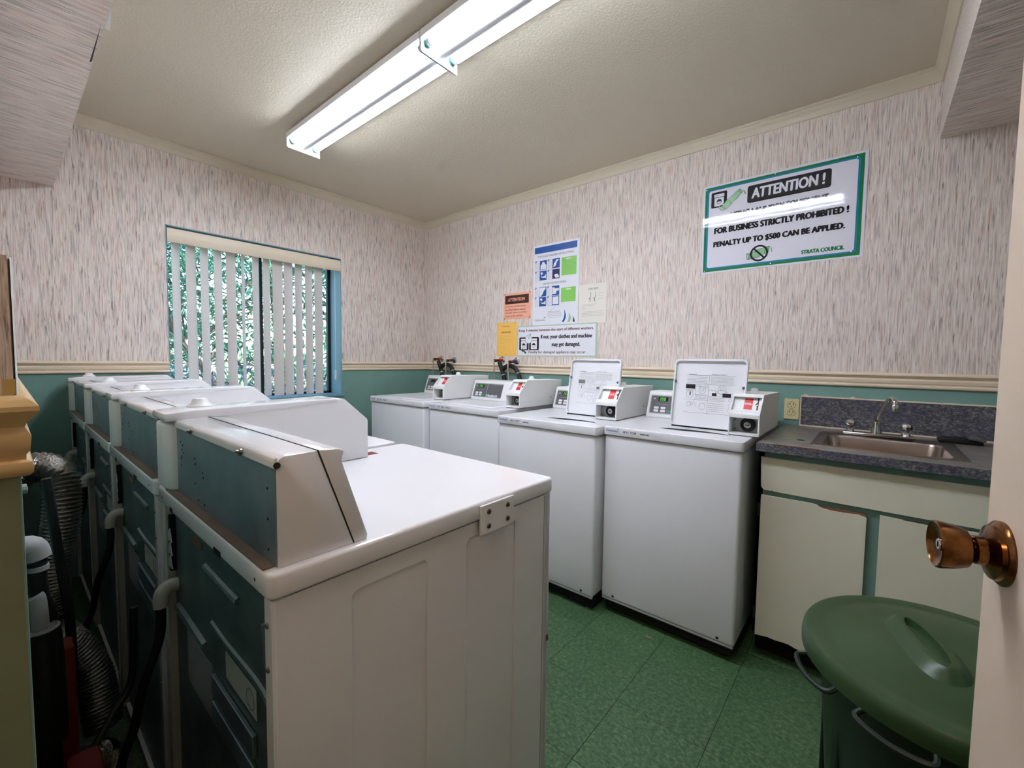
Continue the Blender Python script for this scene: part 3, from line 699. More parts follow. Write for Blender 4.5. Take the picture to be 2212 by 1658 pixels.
    obj('button', plate([rrect(0.114, H * .18, 0.136, H * .27, 0.004)], f3, 0.001, 0.003), M['btn_green'], pn)['label'] = 'green start button'
    obj('indicator', plate([circ(0.036, H * .76, 0.004, 10)], f3, 0.001, 0.002), M['paper'], pn)
    obj('small_print', lines_mb(f3, .05, H * .50, .12, H * .55, 1, 0.0016, .002, 4), M['grey_lt'], pn)
    obj('lettering', text_mb('Huebsch', f3, (.156, H * .15, .262, H * .30), 0.0016, 0.045), M['paper'], con)
    obj('small_print', lines_mb(f3, .20, H * .82, .29, H * .85, 1, 0.0016, .002, 4), M['grey_lt'], con)
    # coin box
    coin_box(t_, bx, xb, by0, by0 + bw, zt + 0.004)
    obj('box_base', MB().box(bx + 0.004, bx + 0.07, by0 + 0.004, by0 + bw - 0.004, zt - 0.0005, zt + 0.0045), M['grey_pl'], t_)
    # labels on the top panel's front edge
    f4 = frame((xf - 0.0042, y1, zt - 0.042), (0, -1, 0), (0, 0, 1))
    stk = obj('asset_label', flat(f4, [rrect(0.012, 0.006, 0.25, 0.034, 0.003)], 0.0004), M['enamel'], t_)
    obj('lettering', text_mb('Coinamatic', f4, (.018, .018, .082, .030), 0.0008, 0.012, 0.2), M['logo'], stk)
    obj('logo_swoosh', flat(f4, [[(.070, .030), (.080, .033), (.086, .031), (.080, .037)]], 0.0008), M['logo'], stk)
    obj('lettering', text_mb(num, f4, (.105, .018, .168, .028), 0.0008, 0.02), M['ink'], stk)
    obj('barcode', barcode(f4, .188, .019, .042, .006, 0.0008), M['ink'], stk)
    obj('small_print', lines_mb(f4, .03, .008, .19, .015, 2, 0.0008, .0012, 4), M['grey_lt'], stk)
    return t_
# washers: from the window end to the sink end
washer(-.797, -.980, .665, .936, -.29, .150, -.625, -.983, .115, -.15, None, '831 525', 'white top-load washer in the corner, farthest from the sink, display dark', False)
washer(-.765, -1.645, .655, .930, -.366, .145, -.605, -1.672, .115, -.14, None, '831 526', 'closed white top-load washer with green start button beside the corner washer')
washer(-.845, -2.343, .638, .917, -.31, .140, -.585, -2.312, .125, -.10, (-.500, -2.270, -1.945), '831 527', 'white washer with lid up and glare on lid, second from the sink')
washer(-.79, -2.960, .612, .9216, -.313, .145, -.642, -2.984, .120, -.19, (-.548, -2.905, -2.580), '831 528', 'white washer with lid up beside the sink counter, coin lock showing')

# ------------------------------------------------------------------ dryers
def dryer(y0, label):
    X0 = -2.434; X1 = -1.754; w_ = 0.645; zt = 0.935; y1 = y0 + w_
    t_ = thing('clothes_dryer', (X0, y0, 0), label, 'dryer', 'dryers standing back to the left wall')
    # side panel with embossed panels: outline minus recess loops + thin inner sheets
    fs = frame((X0 + 0.010, y0 + 0.008, 0.03), (1, 0, 0), (0, 0, 1))       # normal = U x V = -y
    W_ = X1 - X0 - 0.014; H_ = zt - 0.0375 - 0.004 - 0.03
    e1 = rrect(.117, .06, .269, H_ - .034, .012); e2 = rrect(.371, .06, .527, H_ - .030, .012)
    side = plate([[(0, 0), (W_, 0), (W_, H_), (0, H_)], e1, e2], fs, -0.0045, 0.0, 0.0014)
    cab = obj('cabinet', side, M['enamel_d'], t_)
    for e_ in (e1, e2):
        obj('embossed_panel', plate([e_], fs, -0.0050, -0.0032), M['enamel_d'], cab)
    mb = MB().box(X0 + 0.030, X1 - 0.003, y1 - 0.012, y1 - 0.008, 0.03, zt - 0.0415)
    mb.box(X0 + 0.012, X1 - 0.003, y0 + 0.0118, y1 - 0.0118, 0.03, 0.04)
    obj('far_side', mb, M['enamel_d'], t_)
    fd = frame((X1 - 0.004, y1 - 0.008, 0.03), (0, -1, 0), (0, 0, 1))      # looks to -x; front is drawn outward +x
    ff = frame((X1 - 0.004, y0 + 0.008, 0.03), (0, 1, 0), (0, 0, 1))
    obj('front_panel', plate([rrect(0, 0, w_ - .016, H_, .004)], ff, -0.02, 0.004, 0.002), M['enamel_d'], t_)
    dr = obj('loading_door', plate([rrect(.08, .25, w_ - .1, .76, .05)], ff, 0.004, 0.022, 0.005), M['enamel_d'], t_)
    obj('door_handle', MB().box(X1 + .018, X1 + .032, y0 + .10, y0 + .125, .44, .60, .004), M['grey_lt'], dr)
    obj('front_seam', MB().box(X1 - 0.0285, X1 - 0.0268, y0 + 0.0068, y0 + 0.0082, 0.03, zt - 0.044), M['grey_lt'], cab)
    obj('chipped_notch', MB().box(X1 - 0.009, X1 - 0.002, y0 + 0.0060, y0 + 0.0079, .50, .515), M['brown'], cab)
    # top panel
    f2 = frame((0, 0, zt), (1, 0, 0), (0, 1, 0))
    top = obj('top_panel', plate([rrect(X0, y0, X1 + 0.002, y1, 0.014, 5)], f2, -0.0375, 0.0, 0.006), M['enamel_d'], t_)
    obj('seam', MB().box(X0 + 0.014, X1 - 0.008, y0 + 0.012, y1 - 0.012, zt - 0.044, zt - 0.036), M['blackg'], t_)
    sc_ = MB()
    for yy in (y0 + .05, y1 - .05): sc_.lathe([(0.003, 0), (0, 0.0008)], (X0 - 0.0002, yy, zt - .02), (-1, 0, 0), 8)
    obj('hole', sc_, M['blackg'], top)
    for a_, b2 in ((.20, .235), (.51, .53)): obj('slot', MB().box(X0 - 0.0008, X0 + 0.0005, y0 + a_, y0 + b2, zt - .036, zt - .026), M['blackg'], top)
    obj('warning_print', MB().box(X0 + .49, X0 + .53, y0 + .56, y0 + .60, zt, zt + 0.0003), M['redbox'], top)
    obj('small_print', lines_mb(frame((X0 + .48, y0 + .54, zt), (0, 1, 0), (-1, 0, 0)), 0, -.09, .09, -.05, 4, .0004, .001, 3), M['grey_lt'], top)
    # back panel, recessed galvanised sheet with ribs
    xb_ = X0 + 0.022
    fb = frame((xb_, y1, 0), (0, -1, 0), (0, 0, 1))   # normal -x, u grows towards the camera
    bk = obj('back_panel', plate([rrect(0.012, 0.03, w_ - 0.012, zt - 0.04, 0.003)], fb, -0.004, 0.0), M['galvbody'], t_)
    U_ = lambda y: y1 - (y - (y0 + 2.718))        # helper: measured y of nearest dryer -> u
    def rib(ya_, z0_, yb_, z1_, r=0.006, k=6):
        f_ = lambda y, z: (xb_ - 0.001, y + 2.718 + y0, z)
        obj('rib', MB().tube([f_(ya_, z0_), f_((ya_ + yb_) / 2, (z0_ + z1_) / 2), f_(yb_, z1_)], r, 8, 2), M['galvbody'], bk)
    rib(-2.35, .822, -2.53, .820, .007); rib(-2.14, .660, -2.34, .655, .010)
    obj('rib', MB().tube([(xb_, y + 2.718 + y0, z) for y, z in ((-2.38, .72), (-2.46, .715), (-2.60, .717), (-2.655, .705), (-2.665, .66), (-2.665, .40), (-2.66, .2))], .006, 8, 4), M['galvbody'], bk)
    rib(-2.655, .835, -2.668, .765, .010)
    lv = lambda a, b_, c, d_, k_=.008: plate([[(y1 - (a + 2.718 + y0), c), (y1 - (b_ + 2.718 + y0), c), (y1 - (b_ + 2.718 + y0), d_), (y1 - (a + 2.718 + y0), d_)][::-1]], fb, 0.0, k_, k_ / 4)
    for zz in (.625, .572):
        obj('louvre', lv(-2.39, -2.60, zz - .038, zz), M['galv'], bk)
    tg = obj('wiring_tag', lv(-2.455, -2.60, .648, .698, .001), M['dusty_pl'], bk)
    obj('tag_ring', plate([circ(y1 - (-2.575 + 2.718 + y0), .672, .018), circ(y1 - (-2.575 + 2.718 + y0), .672, .016)], fb, 0.0011, 0.0014), M['inkgrey'], tg)
    obj('data_label', lv(-2.20, -2.37, .515, .628, .001), M['grey_lt'], bk)
    rl = obj('red_label', lv(-2.26, -2.325, .845, .862, .001), M['brown'], bk)
    # corner flanges
    obj('rear_flange', MB().box(X0 + 0.006, X0 + 0.024, y0 + 0.0085, y0 + 0.034, 0.03, zt - 0.041, 0.001, 1), M['enamel_d'], t_)
    obj('rear_flange', MB().box(X0 + 0.006, X0 + 0.024, y1 - 0.036, y1 - 0.0085, 0.03, zt - 0.041, 0.001, 1), M['dusty_pl'], t_)
    for zz in (.855, .79, .6, .42): obj('screw', MB().lathe([(0.004, 0), (0.003, 0.003), (0, 0.0035)], (X0 + 0.006, y0 + .022, zz), (-1, 0, 0), 8), M['screw'], t_)
    obj('terminal_cover', MB().box(X0 + .010, X0 + .0215, y1 - .052, y1 - .038, .74, .87, .002), M['blackg'], bk)
    for zz in (.83, .80, .77): obj('paper_tab', MB().prism([(y1 - .096, zz - .008), (y1 - .080, zz + .020), (y1 - .062, zz + .004), (y1 - .066, zz - .008)], 'x', X0 + .004, X0 + .006), M['grey_lt'], bk)
    ye = y1 - .062
    obj('strain_relief', MB().tube([(X0 + .02, ye, .712), (X0 + .002, ye, .712), (X0 - .010, ye - .002, .700), (X0 - .012, ye - .002, .672)], 0.0145, 12, 5), M['dusty_pl'], t_)
    obj('power_cord', MB().tube([(X0 - .012, ye - .002, .68), (X0 - .016, ye + .0, .60), (X0 - .045, ye + .01, .50), (X0 - .060, ye + .03, .40), (X0 - .085, ye + .045, .30), (X0 - .095, ye + .05, .1)], 0.0095, 8, 6), M['black'], t_)
    # console
    cy0, cy1 = y0 + .015, y0 + .538
    A = [(-2.4146, .935), (-2.4146, 1.086), (-2.411, 1.092), (-2.405, 1.0945), (-2.3575, 1.0955), (-2.300, .935)]
    con = obj('console', MB().prism(A, 'y', cy0, cy1, 0.0015, 2), M['enamel_d'], t_)
    B = [(-2.2985, .935), (-2.3560, 1.0955), (-2.326, 1.0940), (-2.318, 1.0915), (-2.3155, 1.087), (-2.3195, 1.077), (-2.3185, 1.070), (-2.2755, .943), (-2.277, .935)]
    obj('control_fascia', MB().prism(B, 'y', cy0 - 0.001, cy1, 0.0015, 2), M['enamel_d'], con)
    obj('fascia_seam', MB().prism([(-2.3005, .936), (-2.2985, .936), (-2.3562, 1.0962), (-2.3582, 1.0962)], 'y', cy0 - 0.0004, cy1), M['darkslot'], con)
    pl = obj('console_back', MB().box(-2.4166, -2.4144, cy0 + 0.004, cy1, .9375, 1.083), M['galv'], con)
    obj('rolled_lip', MB().prism([(-2.4145, 1.0945), (-2.4175, 1.0925), (-2.4195, 1.088), (-2.4195, 1.079), (-2.4180, 1.079), (-2.4145, 1.086)], 'y', cy0, cy1, 0.0005, 1), M['enamel_d'], con)
    obj('lip_hollow', MB().tube([(-2.4150, cy0 - 0.0012, 1.083), (-2.4150, cy0 + 0.001, 1.083)], 0.0048, 10, 0), M['black'], con)
    obj('crease', MB().box(-2.4175, -2.416, cy0 + .006, cy1 - .02, 1.0745, 1.076), M['galv'], pl)
    for yy in (cy0 + .12, cy0 + .39): obj('bolt', MB().lathe([(0.0055, 0), (0.005, 0.003), (0.0025, 0.004), (0.002, 0.008)], (-2.421, yy, 1.085), (-1, 0, 0.3), 8), M['screw'], con)
    rh = random.Random(9); hl = MB()
    for (yy, zz) in [(cy0 + .03, z_) for z_ in (1.045, 1.0, .955)] + [(cy1 - .03 - a, 1.05 - b_) for a, b_ in ((0, .0), (.015, .005), (.01, .015), (.005, .03), (0, .035), (.022, .02), (.1, .02), (.105, .03), (.1, .07), (.12, .10), (.15, .04), (.155, .048), (.16, .10), (.0, .05))]:
        hl.lathe([(0.0024, 0), (0.0020, 0.0006), (0, 0.0006)], (-2.4166, yy, zz), (-1, 0, 0), 8)
    obj('screw_holes', hl, M['blackg'], pl)['kind'] = 'stuff'
    obj('base_flange', MB().box(X0 + 0.002, -2.4148, cy0 + .01, cy1 + .04, zt, zt + .0025), M['dust'], con)
    # coin box at the far end
    by0, by1 = y0 + .538, y0 + .680
    Cc = [(-2.412, .936), (-2.412, 1.100), (-2.030, 1.1165), (-2.0245, 1.113), (-1.957, 1.053), (-1.954, 1.047), (-1.954, .936)]
    cb_ = obj('coin_box', MB().prism(Cc, 'y', by0, by1, 0.0022, 2), M['enamel_d'], t_)
    obj('box_back', MB().prism([(-2.408, by0 + .004), (-2.425, by0 + .012), (-2.432, by0 + .035), (-2.433, by0 + .07), (-2.430, by0 + .12), (-2.423, by1 - .02), (-2.408, by1 - .006)], 'z', .9365, 1.083, 0.006, 3), M['white_pl'], cb_)
    obj('box_cap', MB().prism([(-2.436, 1.092), (-2.438, 1.100), (-2.436, 1.108), (-2.39, 1.1125), (-2.05, 1.1175), (-2.05, 1.11), (-2.39, 1.092)], 'y', by0 - 0.0015, by1 - .03, 0.0015, 2), M['enamel_d'], cb_)
    obj('lock_cap', MB().lathe([(0.026, 0), (0.026, 0.004), (0.018, 0.010), (0.015, 0.018), (0.012, 0.021), (0, 0.022)], (-2.352, by0 + .085, 1.111), n=20), M['white_pl'], cb_)
    return t_
D1 = dryer(-2.718, 'white dryer nearest the doorway with bolted plate on its side')
# bolted plate joining top and side of the nearest dryer
bpn = obj('lid_lock_plate', MB().box(-2.0264, -1.919, -2.7245, -2.7185, .866, .929, 0.001, 1), M['enamel_d'], D1)
for xx in (-2.003, -1.942):
    for zz in (.882, .913):
        obj('bolt', MB().lathe([(0.0058, 0), (0.0052, 0.0025), (0.0030, 0.0030), (0.0028, 0.0012), (0, 0.001)], (xx, -2.7245, zz), (0, -1, 0), 12), M['screw'], bpn)
for yy, lb in ((-2.035, 'white dryer second in row, just behind the nearest one'), (-1.370, 'white dryer third in row, in front of the window left half'), (-.703, 'white dryer in the far left corner, last of the row by the window')):
    c = copy_tree(D1); c.location = (-2.434, yy, 0); c['label'] = lb
    for ch in list(c.children):
        if ch.name.startswith('lid_lock_plate'):
            for q in list(ch.children): bpy.data.objects.remove(q)
            bpy.data.objects.remove(ch)

# ------------------------------------------------------------------ clutter behind the dryers
def duct(pts, r, label):
    o = obj('foil_duct', MB().tube(pts, r, 18, 10, 0.07, 0.011), M['foil'], smooth=True, angle=80); tag(o, label, 'duct', 'foil exhaust ducts behind the dryers')
duct([(-2.640, -1.36, .86), (-2.60, -1.37, .885), (-2.555, -1.40, .86), (-2.550, -1.43, .76), (-2.570, -1.42, .60), (-2.592, -1.40, .42), (-2.595, -1.42, .25), (-2.595, -1.46, .1)], .043, 'tall silvery flexible duct arching up against the left wall')
duct([(-2.59, -1.62, .46), (-2.555, -1.61, .40), (-2.515, -1.62, .30), (-2.505, -1.64, .2), (-2.50, -1.66, .14)], .042, 'crumpled silvery duct curving down near the floor')
duct([(-2.60, -1.86, .16), (-2.575, -1.85, .19), (-2.53, -1.80, .16), (-2.50, -1.78, .10)], .042, 'short silvery duct lying across the floor behind the dryers')
sp = thing('drain_standpipe', (-2.628, -2.2, 0), 'black drain pipe with a pale rim behind the nearest dryer', 'pipe')
obj('pipe', MB().lathe([(0.020, 0), (0.020, .725), (0.024, .728), (0.0245, .735), (0.018, .735), (0.017, .70)], (-2.628, -2.2, 0), n=18), M['black'], sp)
obj('pipe_rim', MB().lathe([(0.0245, 0), (0.025, .002), (0.021, .004), (0.0185, .002)], (-2.628, -2.2, .735), n=18), M['greypipe'], sp)
nz = obj('hose_end', MB().tube([(-2.628, -2.2, .70), (-2.629, -2.2, .76), (-2.631, -2.2, .792), (-2.634, -2.2, .80)], 0.0125, 12, 5), M['greypipe'], None)
tag(nz, 'pale grey hose end standing in the black drain pipe', 'hose')
el = thing('wall_vent_elbow', (-2.64, -2.2, .9), 'grey pipe elbow with black hose hanging from the left wall', 'pipe')
obj('elbow', MB().tube([(-2.652, -2.2, .892), (-2.634, -2.2, .890), (-2.628, -2.2, .868)], 0.019, 14, 5), M['greypipe'], el)
obj('black_hose', MB().tube([(-2.628, -2.2, .868), (-2.627, -2.19, .80), (-2.612, -2.17, .70), (-2.61, -2.17, .5)], 0.013, 12, 5), M['black'], el)
obj('hose_clamp', MB().lathe([(0.0148, 0), (0.0148, .008)], (-2.628, -2.2, .846), n=14), M['greypipe'], el)
tag(obj('gas_valve', MB().tube([(-2.652, -1.8, .912), (-2.638, -1.8, .912)], 0.006, 10, 0).lathe([(0.012, 0), (0.012, .008), (0, .01)], (-2.636, -1.8, .912), (1, 0, 0), 10), M['greypipe']), 'small pale knob on the left wall above the ducts', 'valve')
tag(obj('black_cable', MB().tube([(-2.60, -1.9, .95), (-2.585, -1.9, .75), (-2.575, -1.92, .62), (-2.575, -1.9, .45), (-2.60, -1.95, .3)], 0.009, 8, 8), M['black']), 'thick black cable drooping in front of the foil ducts', 'cable')
tag(obj('black_cable', MB().tube([(-2.47, -1.98, .62), (-2.48, -1.99, .45), (-2.52, -2.02, .40), (-2.585, -2.1, .35), (-2.62, -2.15, .33)], 0.008, 8, 8), M['black']), 'black cable looping from the second dryer towards the drain pipe', 'cable')
tag(obj('red_container', MB().box(-2.61, -2.565, -2.42, -2.27, 0.0, .52, 0.008), M['redbox']), 'dark red upright container on the floor behind the nearest dryer', 'container')
tag(obj('red_box', MB().box(-2.612, -2.574, -2.02, -1.96, 0.0, .595, 0.006), M['redbox']), 'small dark red box half hidden behind the black drain pipe', 'box')

# ------------------------------------------------------------------ counter, sink, cabinet
CZT = 0.912; CF = -0.69; CY1 = -2.985; CY0 = -4.10
cab = thing('sink_cabinet', (-0.35, -3.5, 0), 'cream and green sink cabinet with chipped doors under the counter', 'cabinet')
XC = -0.645
carc = MB().box(XC, XC + 0.018, CY0, CY1 - 0.005, 0.10, CZT - 0.036).box(XC, -0.016, CY1 - 0.023, CY1 - 0.005, 0.10, CZT - 0.036).box(XC + .018, -0.02, CY0, CY1 - 0.02, 0.10, .118)
obj('carcass', carc, M['green'], cab)
obj('toe_kick', MB().box(XC + 0.06, XC + 0.075, CY0, CY1 - 0.01, 0.0, 0.10), M['blackg'], cab)
fc = frame((XC - 0.001, CY1, 0), (0, -1, 0), (0, 0, 1))
def ragged(u0, v0, u1, v1, top=None, bottom=None, seed=1):
    rnd = random.Random(seed); P = [(u0, v0)]
    n = 14
    for i in range(1, n): P.append((u0 + (u1 - u0) * i / n, v0 + (bottom * rnd.uniform(0, 1) if bottom else 0)))
    P += [(u1, v0), (u1, v1)]
    if top:
        for a, b_ in top: P.append((u0 + (u1 - u0) * a, v1 + b_))
    P.append((u0, v1)); return P
dfr = obj('drawer_front', plate([[(.018, .728), (.03, .716), (.055, .716), (.058, .720), (.062, .715), (1.08, .711), (1.08, .850), (.014, .850)]], fc, 0.0, 0.016), M['cabinet'], cab)
def cdoor(u0, u1, z0, z1, top, seed, hinges):
    d_ = obj('cabinet_door', plate([ragged(u0, z0, u1, z1, top, 0.012, seed)], fc, 0.003, 0.017), M['cabinet'], cab)
    obj('bare_core', plate([[(u0 + .004, z0 + .014), (u1 - .003, z0 + .014), (u1 - .003, z1 - .002), (u0 + .004, z1 - .002)]], fc, 0.0004, 0.0128), M['brown'], d_)
    for hz in hinges:
        obj('hinge', MB().box(XC - .010, XC - .001, CY1 - u0 + .002, CY1 - u0 + .012, hz, hz + .055, .001), M['darkslot'], d_)
    return d_
cdoor(.020, .356, .100, .692, [(1, -.012), (.93, -.006), (.8, -.010), (.68, -.010), (.6, -.006), (.55, .001), (.5, .003), (.3, .002)], 3, (.60, .16))
cdoor(.392, .80, .100, .697, [(.9, .0), (.7, -.001), (.6, .002), (.45, .001), (.3, -.003), (.15, -.002)], 4, ())
cdoor(.83, 1.10, .100, .697, [(.5, -.001)], 5, ())
# counter slab with sink cut-out
ft = frame((0, 0, CZT), (1, 0, 0), (0, 1, 0))
SX0, SX1, SY0, SY1 = -.60, -.215, -3.60, -3.155
slab = plate([[(CF, CY0), (-0.002, CY0), (-0.002, CY1), (CF, CY1)], rrect(SX0 + .03, SY0 + .03, SX1 - .02, SY1 - .03, .03)[::-1]], ft, -0.034, 0.0, 0.003)
ct = thing('countertop', (-0.35, -3.5, CZT - .034), 'worn dark slate-look countertop around the sink', 'countertop')
obj('counter_slab', slab, M['slatetop'], ct)
obj('front_edge', MB().box(CF - 0.0015, CF + 0.004, CY0, CY1 + 0.001, CZT - .0345, CZT - 0.001, 0.0008, 1), M['slate'], ct)
obj('chipped_edge', MB().prism([(-3.21, CZT - .004), (-3.12, CZT - .0005), (-3.08, CZT - .002), (-3.02, CZT - .0005), (-3.06, CZT + .0004), (-3.19, CZT + .0003)], 'x', CF - .0020, CF + .006), M['brown'], ct)
obj('burnt_hole', MB().lathe([(.016, 0), (.012, .0006), (0, .0007)], (-.50, -3.115, CZT), n=9), M['blackg'], ct)
obs = thing('backsplash', (-0.01, -3.5, .92), 'dark slate-look backsplash strip with cream edging behind the sink', 'backsplash')
obj('splash_panel', MB().box(-0.014, -0.0005, CY0, -3.058, .916, 1.064), M['slate'], obs)
obj('edging', MB().box(-0.016, -0.0004, CY0, -3.055, 1.063, 1.069, .0008, 1).box(-0.016, -0.0004, -3.060, -3.055, .917, 1.069, .0008, 1).box(-0.017, -0.014, CY0, -3.055, .9125, .920, .0008, 1), M['cream'], obs)
wc = MB()
for (y_, z_, s_) in ((-3.075, 1.071, .012), (-3.265, 1.071, .010)):
    wc.prism([(y_ - s_, z_ - .001), (y_ - s_ * .6, z_ + .003), (y_, z_ + .005), (y_ + s_, z_ + .001), (y_ + s_ * 1.4, z_ - .001)], 'x', -0.004, -0.0006)
wcr = obj('filler_lumps', wc, M['cream'], obs)
# sink
sk = thing('kitchen_sink', (-.4, -3.38, CZT), 'single stainless steel sink bowl set in the counter', 'sink')
def sink_mesh():
    b = bmesh.new(); rings = []
    def ring(u0, v0, u1, v1, r, z):
        rings.append([b.verts.new((p[0], p[1], z)) for p in rrect(u0, v0, u1, v1, r, 6)])
    ring(SX0, SY0, SX1 + .06, SY1, .02, CZT + .0002); ring(SX0 + .001, SY0 + .001, SX1 + .059, SY1 - .001, .02, CZT + .004); ring(SX0 + .006, SY0 + .006, SX1 + .054, SY1 - .006, .02, CZT + .004)
    ring(SX0 + .032, SY0 + .036, SX1 - .025, SY1 - .036, .04, CZT + .0015); ring(SX0 + .036, SY0 + .040, SX1 - .030, SY1 - .040, .042, CZT - .006)
    ring(SX0 + .045, SY0 + .05, SX1 - .04, SY1 - .05, .045, CZT - .13); ring(SX0 + .065, SY0 + .07, SX1 - .06, SY1 - .07, .04, CZT - .15)
    for A, B in zip(rings, rings[1:]):
        n = len(A)
        for i in range(n): b.faces.new((A[i], A[(i + 1) % n], B[(i + 1) % n], B[i]))
    b.faces.new(rings[-1][::-1]); bmesh.ops.recalc_face_normals(b, faces=b.faces[:]); m_ = MB(); m_._merge(b); return m_
obj('bowl', sink_mesh(), M['steel'], sk)
obj('drain', MB().lathe([(.035, 0), (.03, .002), (.012, .003), (0, .001)], (-.40, -3.38, CZT - .150), n=20), M['chrome'], sk)
fa = thing('sink_faucet', (-.18, -3.36, CZT), 'chrome two-handle faucet with swan-neck spout behind the sink', 'faucet')
XF = -.175; ZD = CZT + .0045
obj('deck_plate', MB().box(XF - .026, XF + .026, -3.482, -3.240, ZD, ZD + .014, .006, 3), M['chrome'], fa)
obj('spout_base', MB().lathe([(.020, 0), (.019, .012), (.015, .03), (.014, .05), (.011, .053)], (XF, -3.357, ZD + .013), n=18), M['chrome'], fa)
obj('spout', MB().tube([(XF, -3.357, ZD + .06), (XF - .01, -3.362, ZD + .09), (XF - .05, -3.378, ZD + .14), (XF - .09, -3.393, ZD + .172), (XF - .112, -3.402, ZD + .176), (XF - .128, -3.409, ZD + .165), (XF - .131, -3.410, ZD + .150)], .0085, 12, 6), M['chrome'], fa)
obj('aerator', MB().lathe([(.0115, 0), (.012, .004), (.011, .022), (.009, .026)], (XF - .131, -3.410, ZD + .128), n=16), M['chrome'], fa)
for yy in (-3.266, -3.454):
    h_ = MB().lathe([(.017, 0), (.015, .008), (.009, .016), (.009, .022), (.020, .030), (.023, .040), (.021, .050), (.010, .054), (0, .054)], (XF, yy, ZD + .013), n=10)
    obj('tap_handle', h_, M['chrome'], fa, angle=20)
cl = thing('folded_cloth', (-.10, -3.62, CZT), 'black cloth with a grey crumpled end at back of counter', 'cloth')
obj('cloth', MB().prism([(-3.690, .9135), (-3.56, .9135), (-3.555, .925), (-3.575, .934), (-3.65, .938), (-3.685, .930)], 'x', -.135, -.075, .004, 2), M['black'], cl)
obj('grey_end', MB().prism([(-3.69, .926), (-3.64, .936), (-3.648, .950), (-3.665, .953), (-3.695, .936)], 'x', -.15, -.09, .004, 2), M['grey_pl'], cl)

# outlet
ol = thing('wall_outlet', (-.003, -3.017, .997), 'beige duplex wall outlet between the washer and the backsplash', 'outlet')
fo = frame((-0.0005, -2.984, .942), (0, -1, 0), (0, 0, 1))
obj('cover_plate', plate([rrect(0, 0, .066, .108, .004)], fo, 0, .005, .0015), M['beige'], ol)
for vv in (.074, .034):
    r_o = obj('receptacle', plate([circ(.033, vv, .0165, 20)], fo, .005, .0065, .0004), M['beige'], ol)
    obj('receptacle_ring', plate([circ(.033, vv, .0180, 20), circ(.033, vv, .0166, 20)], fo, .0045, .0054), M['darkslot'], r_o)
    for uu in (.026, .040): obj('blade_slot', plate([[(uu - .0015, vv), (uu + .0015, vv), (uu + .0015, vv + .010), (uu - .0015, vv + .010)]], fo, .0064, .0068), M['darkslot'], r_o)
    obj('ground_hole', plate([circ(.033, vv - .008, .0026, 10)], fo, .0064, .0068), M['darkslot'], r_o)
# hairline plaster crack patch above backsplash
# ------------------------------------------------------------------ supply valves and hoses behind washers
def valve(y, z, hot, n_):
    who = 'nearer the window' if n_ == 0 else 'under the orange notice'
    t_ = thing('supply_valve', (0, y, z), ('red hot water tap' if hot else 'blue cold water tap') + ' with brass body on wall, ' + who, 'valve')
    obj('escutcheon', MB().lathe([(.030, 0), (.029, .004), (.020, .009), (.012, .010)], (-.0005, y, z), (-1, 0, 0), 20), M['chrome'], t_)
    obj('handle', MB().lathe([(.011, 0), (.013, .004), (.013, .028), (.010, .032)], (-.010, y, z), (-1, .1, -.1), 8), M['red'] if hot else mat('blue_handle', (40, 60, 120), .4), t_)
    obj('valve_body', MB().lathe([(.010, 0), (.010, .012), (.007, .014), (.007, .02), (.012, .022), (.013, .045), (.009, .052)], (-.040, y + .002, z - .003), (-1, .15, -.1), 14), M['brass'], t_)
    obj('supply_pipe', MB().tube([(-.088, y + .007, z - .008), (-.098, y + .007, z - .03), (-.098, y - .004, z - .20)], .0055, 10, 5), M['chrome'], t_)
valve(-.238, 1.233, True, 0); valve(-.415, 1.223, False, 0); valve(-.997, 1.230, True, 1); valve(-1.148, 1.221, False, 1)
def drain(y, lab):
    t_ = thing('drain_hose', (-.07, y, 1.1), lab, 'hose')
    obj('standpipe', MB().tube([(-.060, y + .03, 1.215), (-.055, y - .005, 1.13), (-.050, y - .035, 1.03)], .017, 14, 4), M['black'], t_)
    obj('hose', MB().tube([(-.055, y - .005, 1.150), (-.052, y - .05, 1.182), (-.050, y - .12, 1.172), (-.050, y - .165, 1.12), (-.050, y - .185, 1.05)], .0175, 14, 6), M['black'], t_)
    obj('clamp', MB().lathe([(.0195, 0), (.0195, .010)], (-.0545, y - .008, 1.115), (.1, -.35, -1), 14).lathe([(.0195, 0), (.0195, .010)], (-.050, y - .160, 1.132), (.0, -.5, -1), 14), M['greypipe'], t_)
drain(-.290, 'black drain hose and pipe behind the corner washer'); drain(-1.045, 'black drain hose and pipe below the orange notice')

# ------------------------------------------------------------------ posters on the sign wall
def wallframe(y, z, d=0.0015): return frame((-d, y, z), (0, -1, 0), (0, 0, 1))
def pins(fr, pts, parent, r=.004, m_=None):
    for p in pts: obj('pin', MB().lathe([(r, 0), (r * .8, .002), (0, .003)], fr @ Vector((p[0], p[1], .0006)), (-1, 0, 0), 8), m_ or M['screw'], parent)
def rect(u0, v0, u1, v1): return [(u0, v0), (u1, v0), (u1, v1), (u0, v1)]
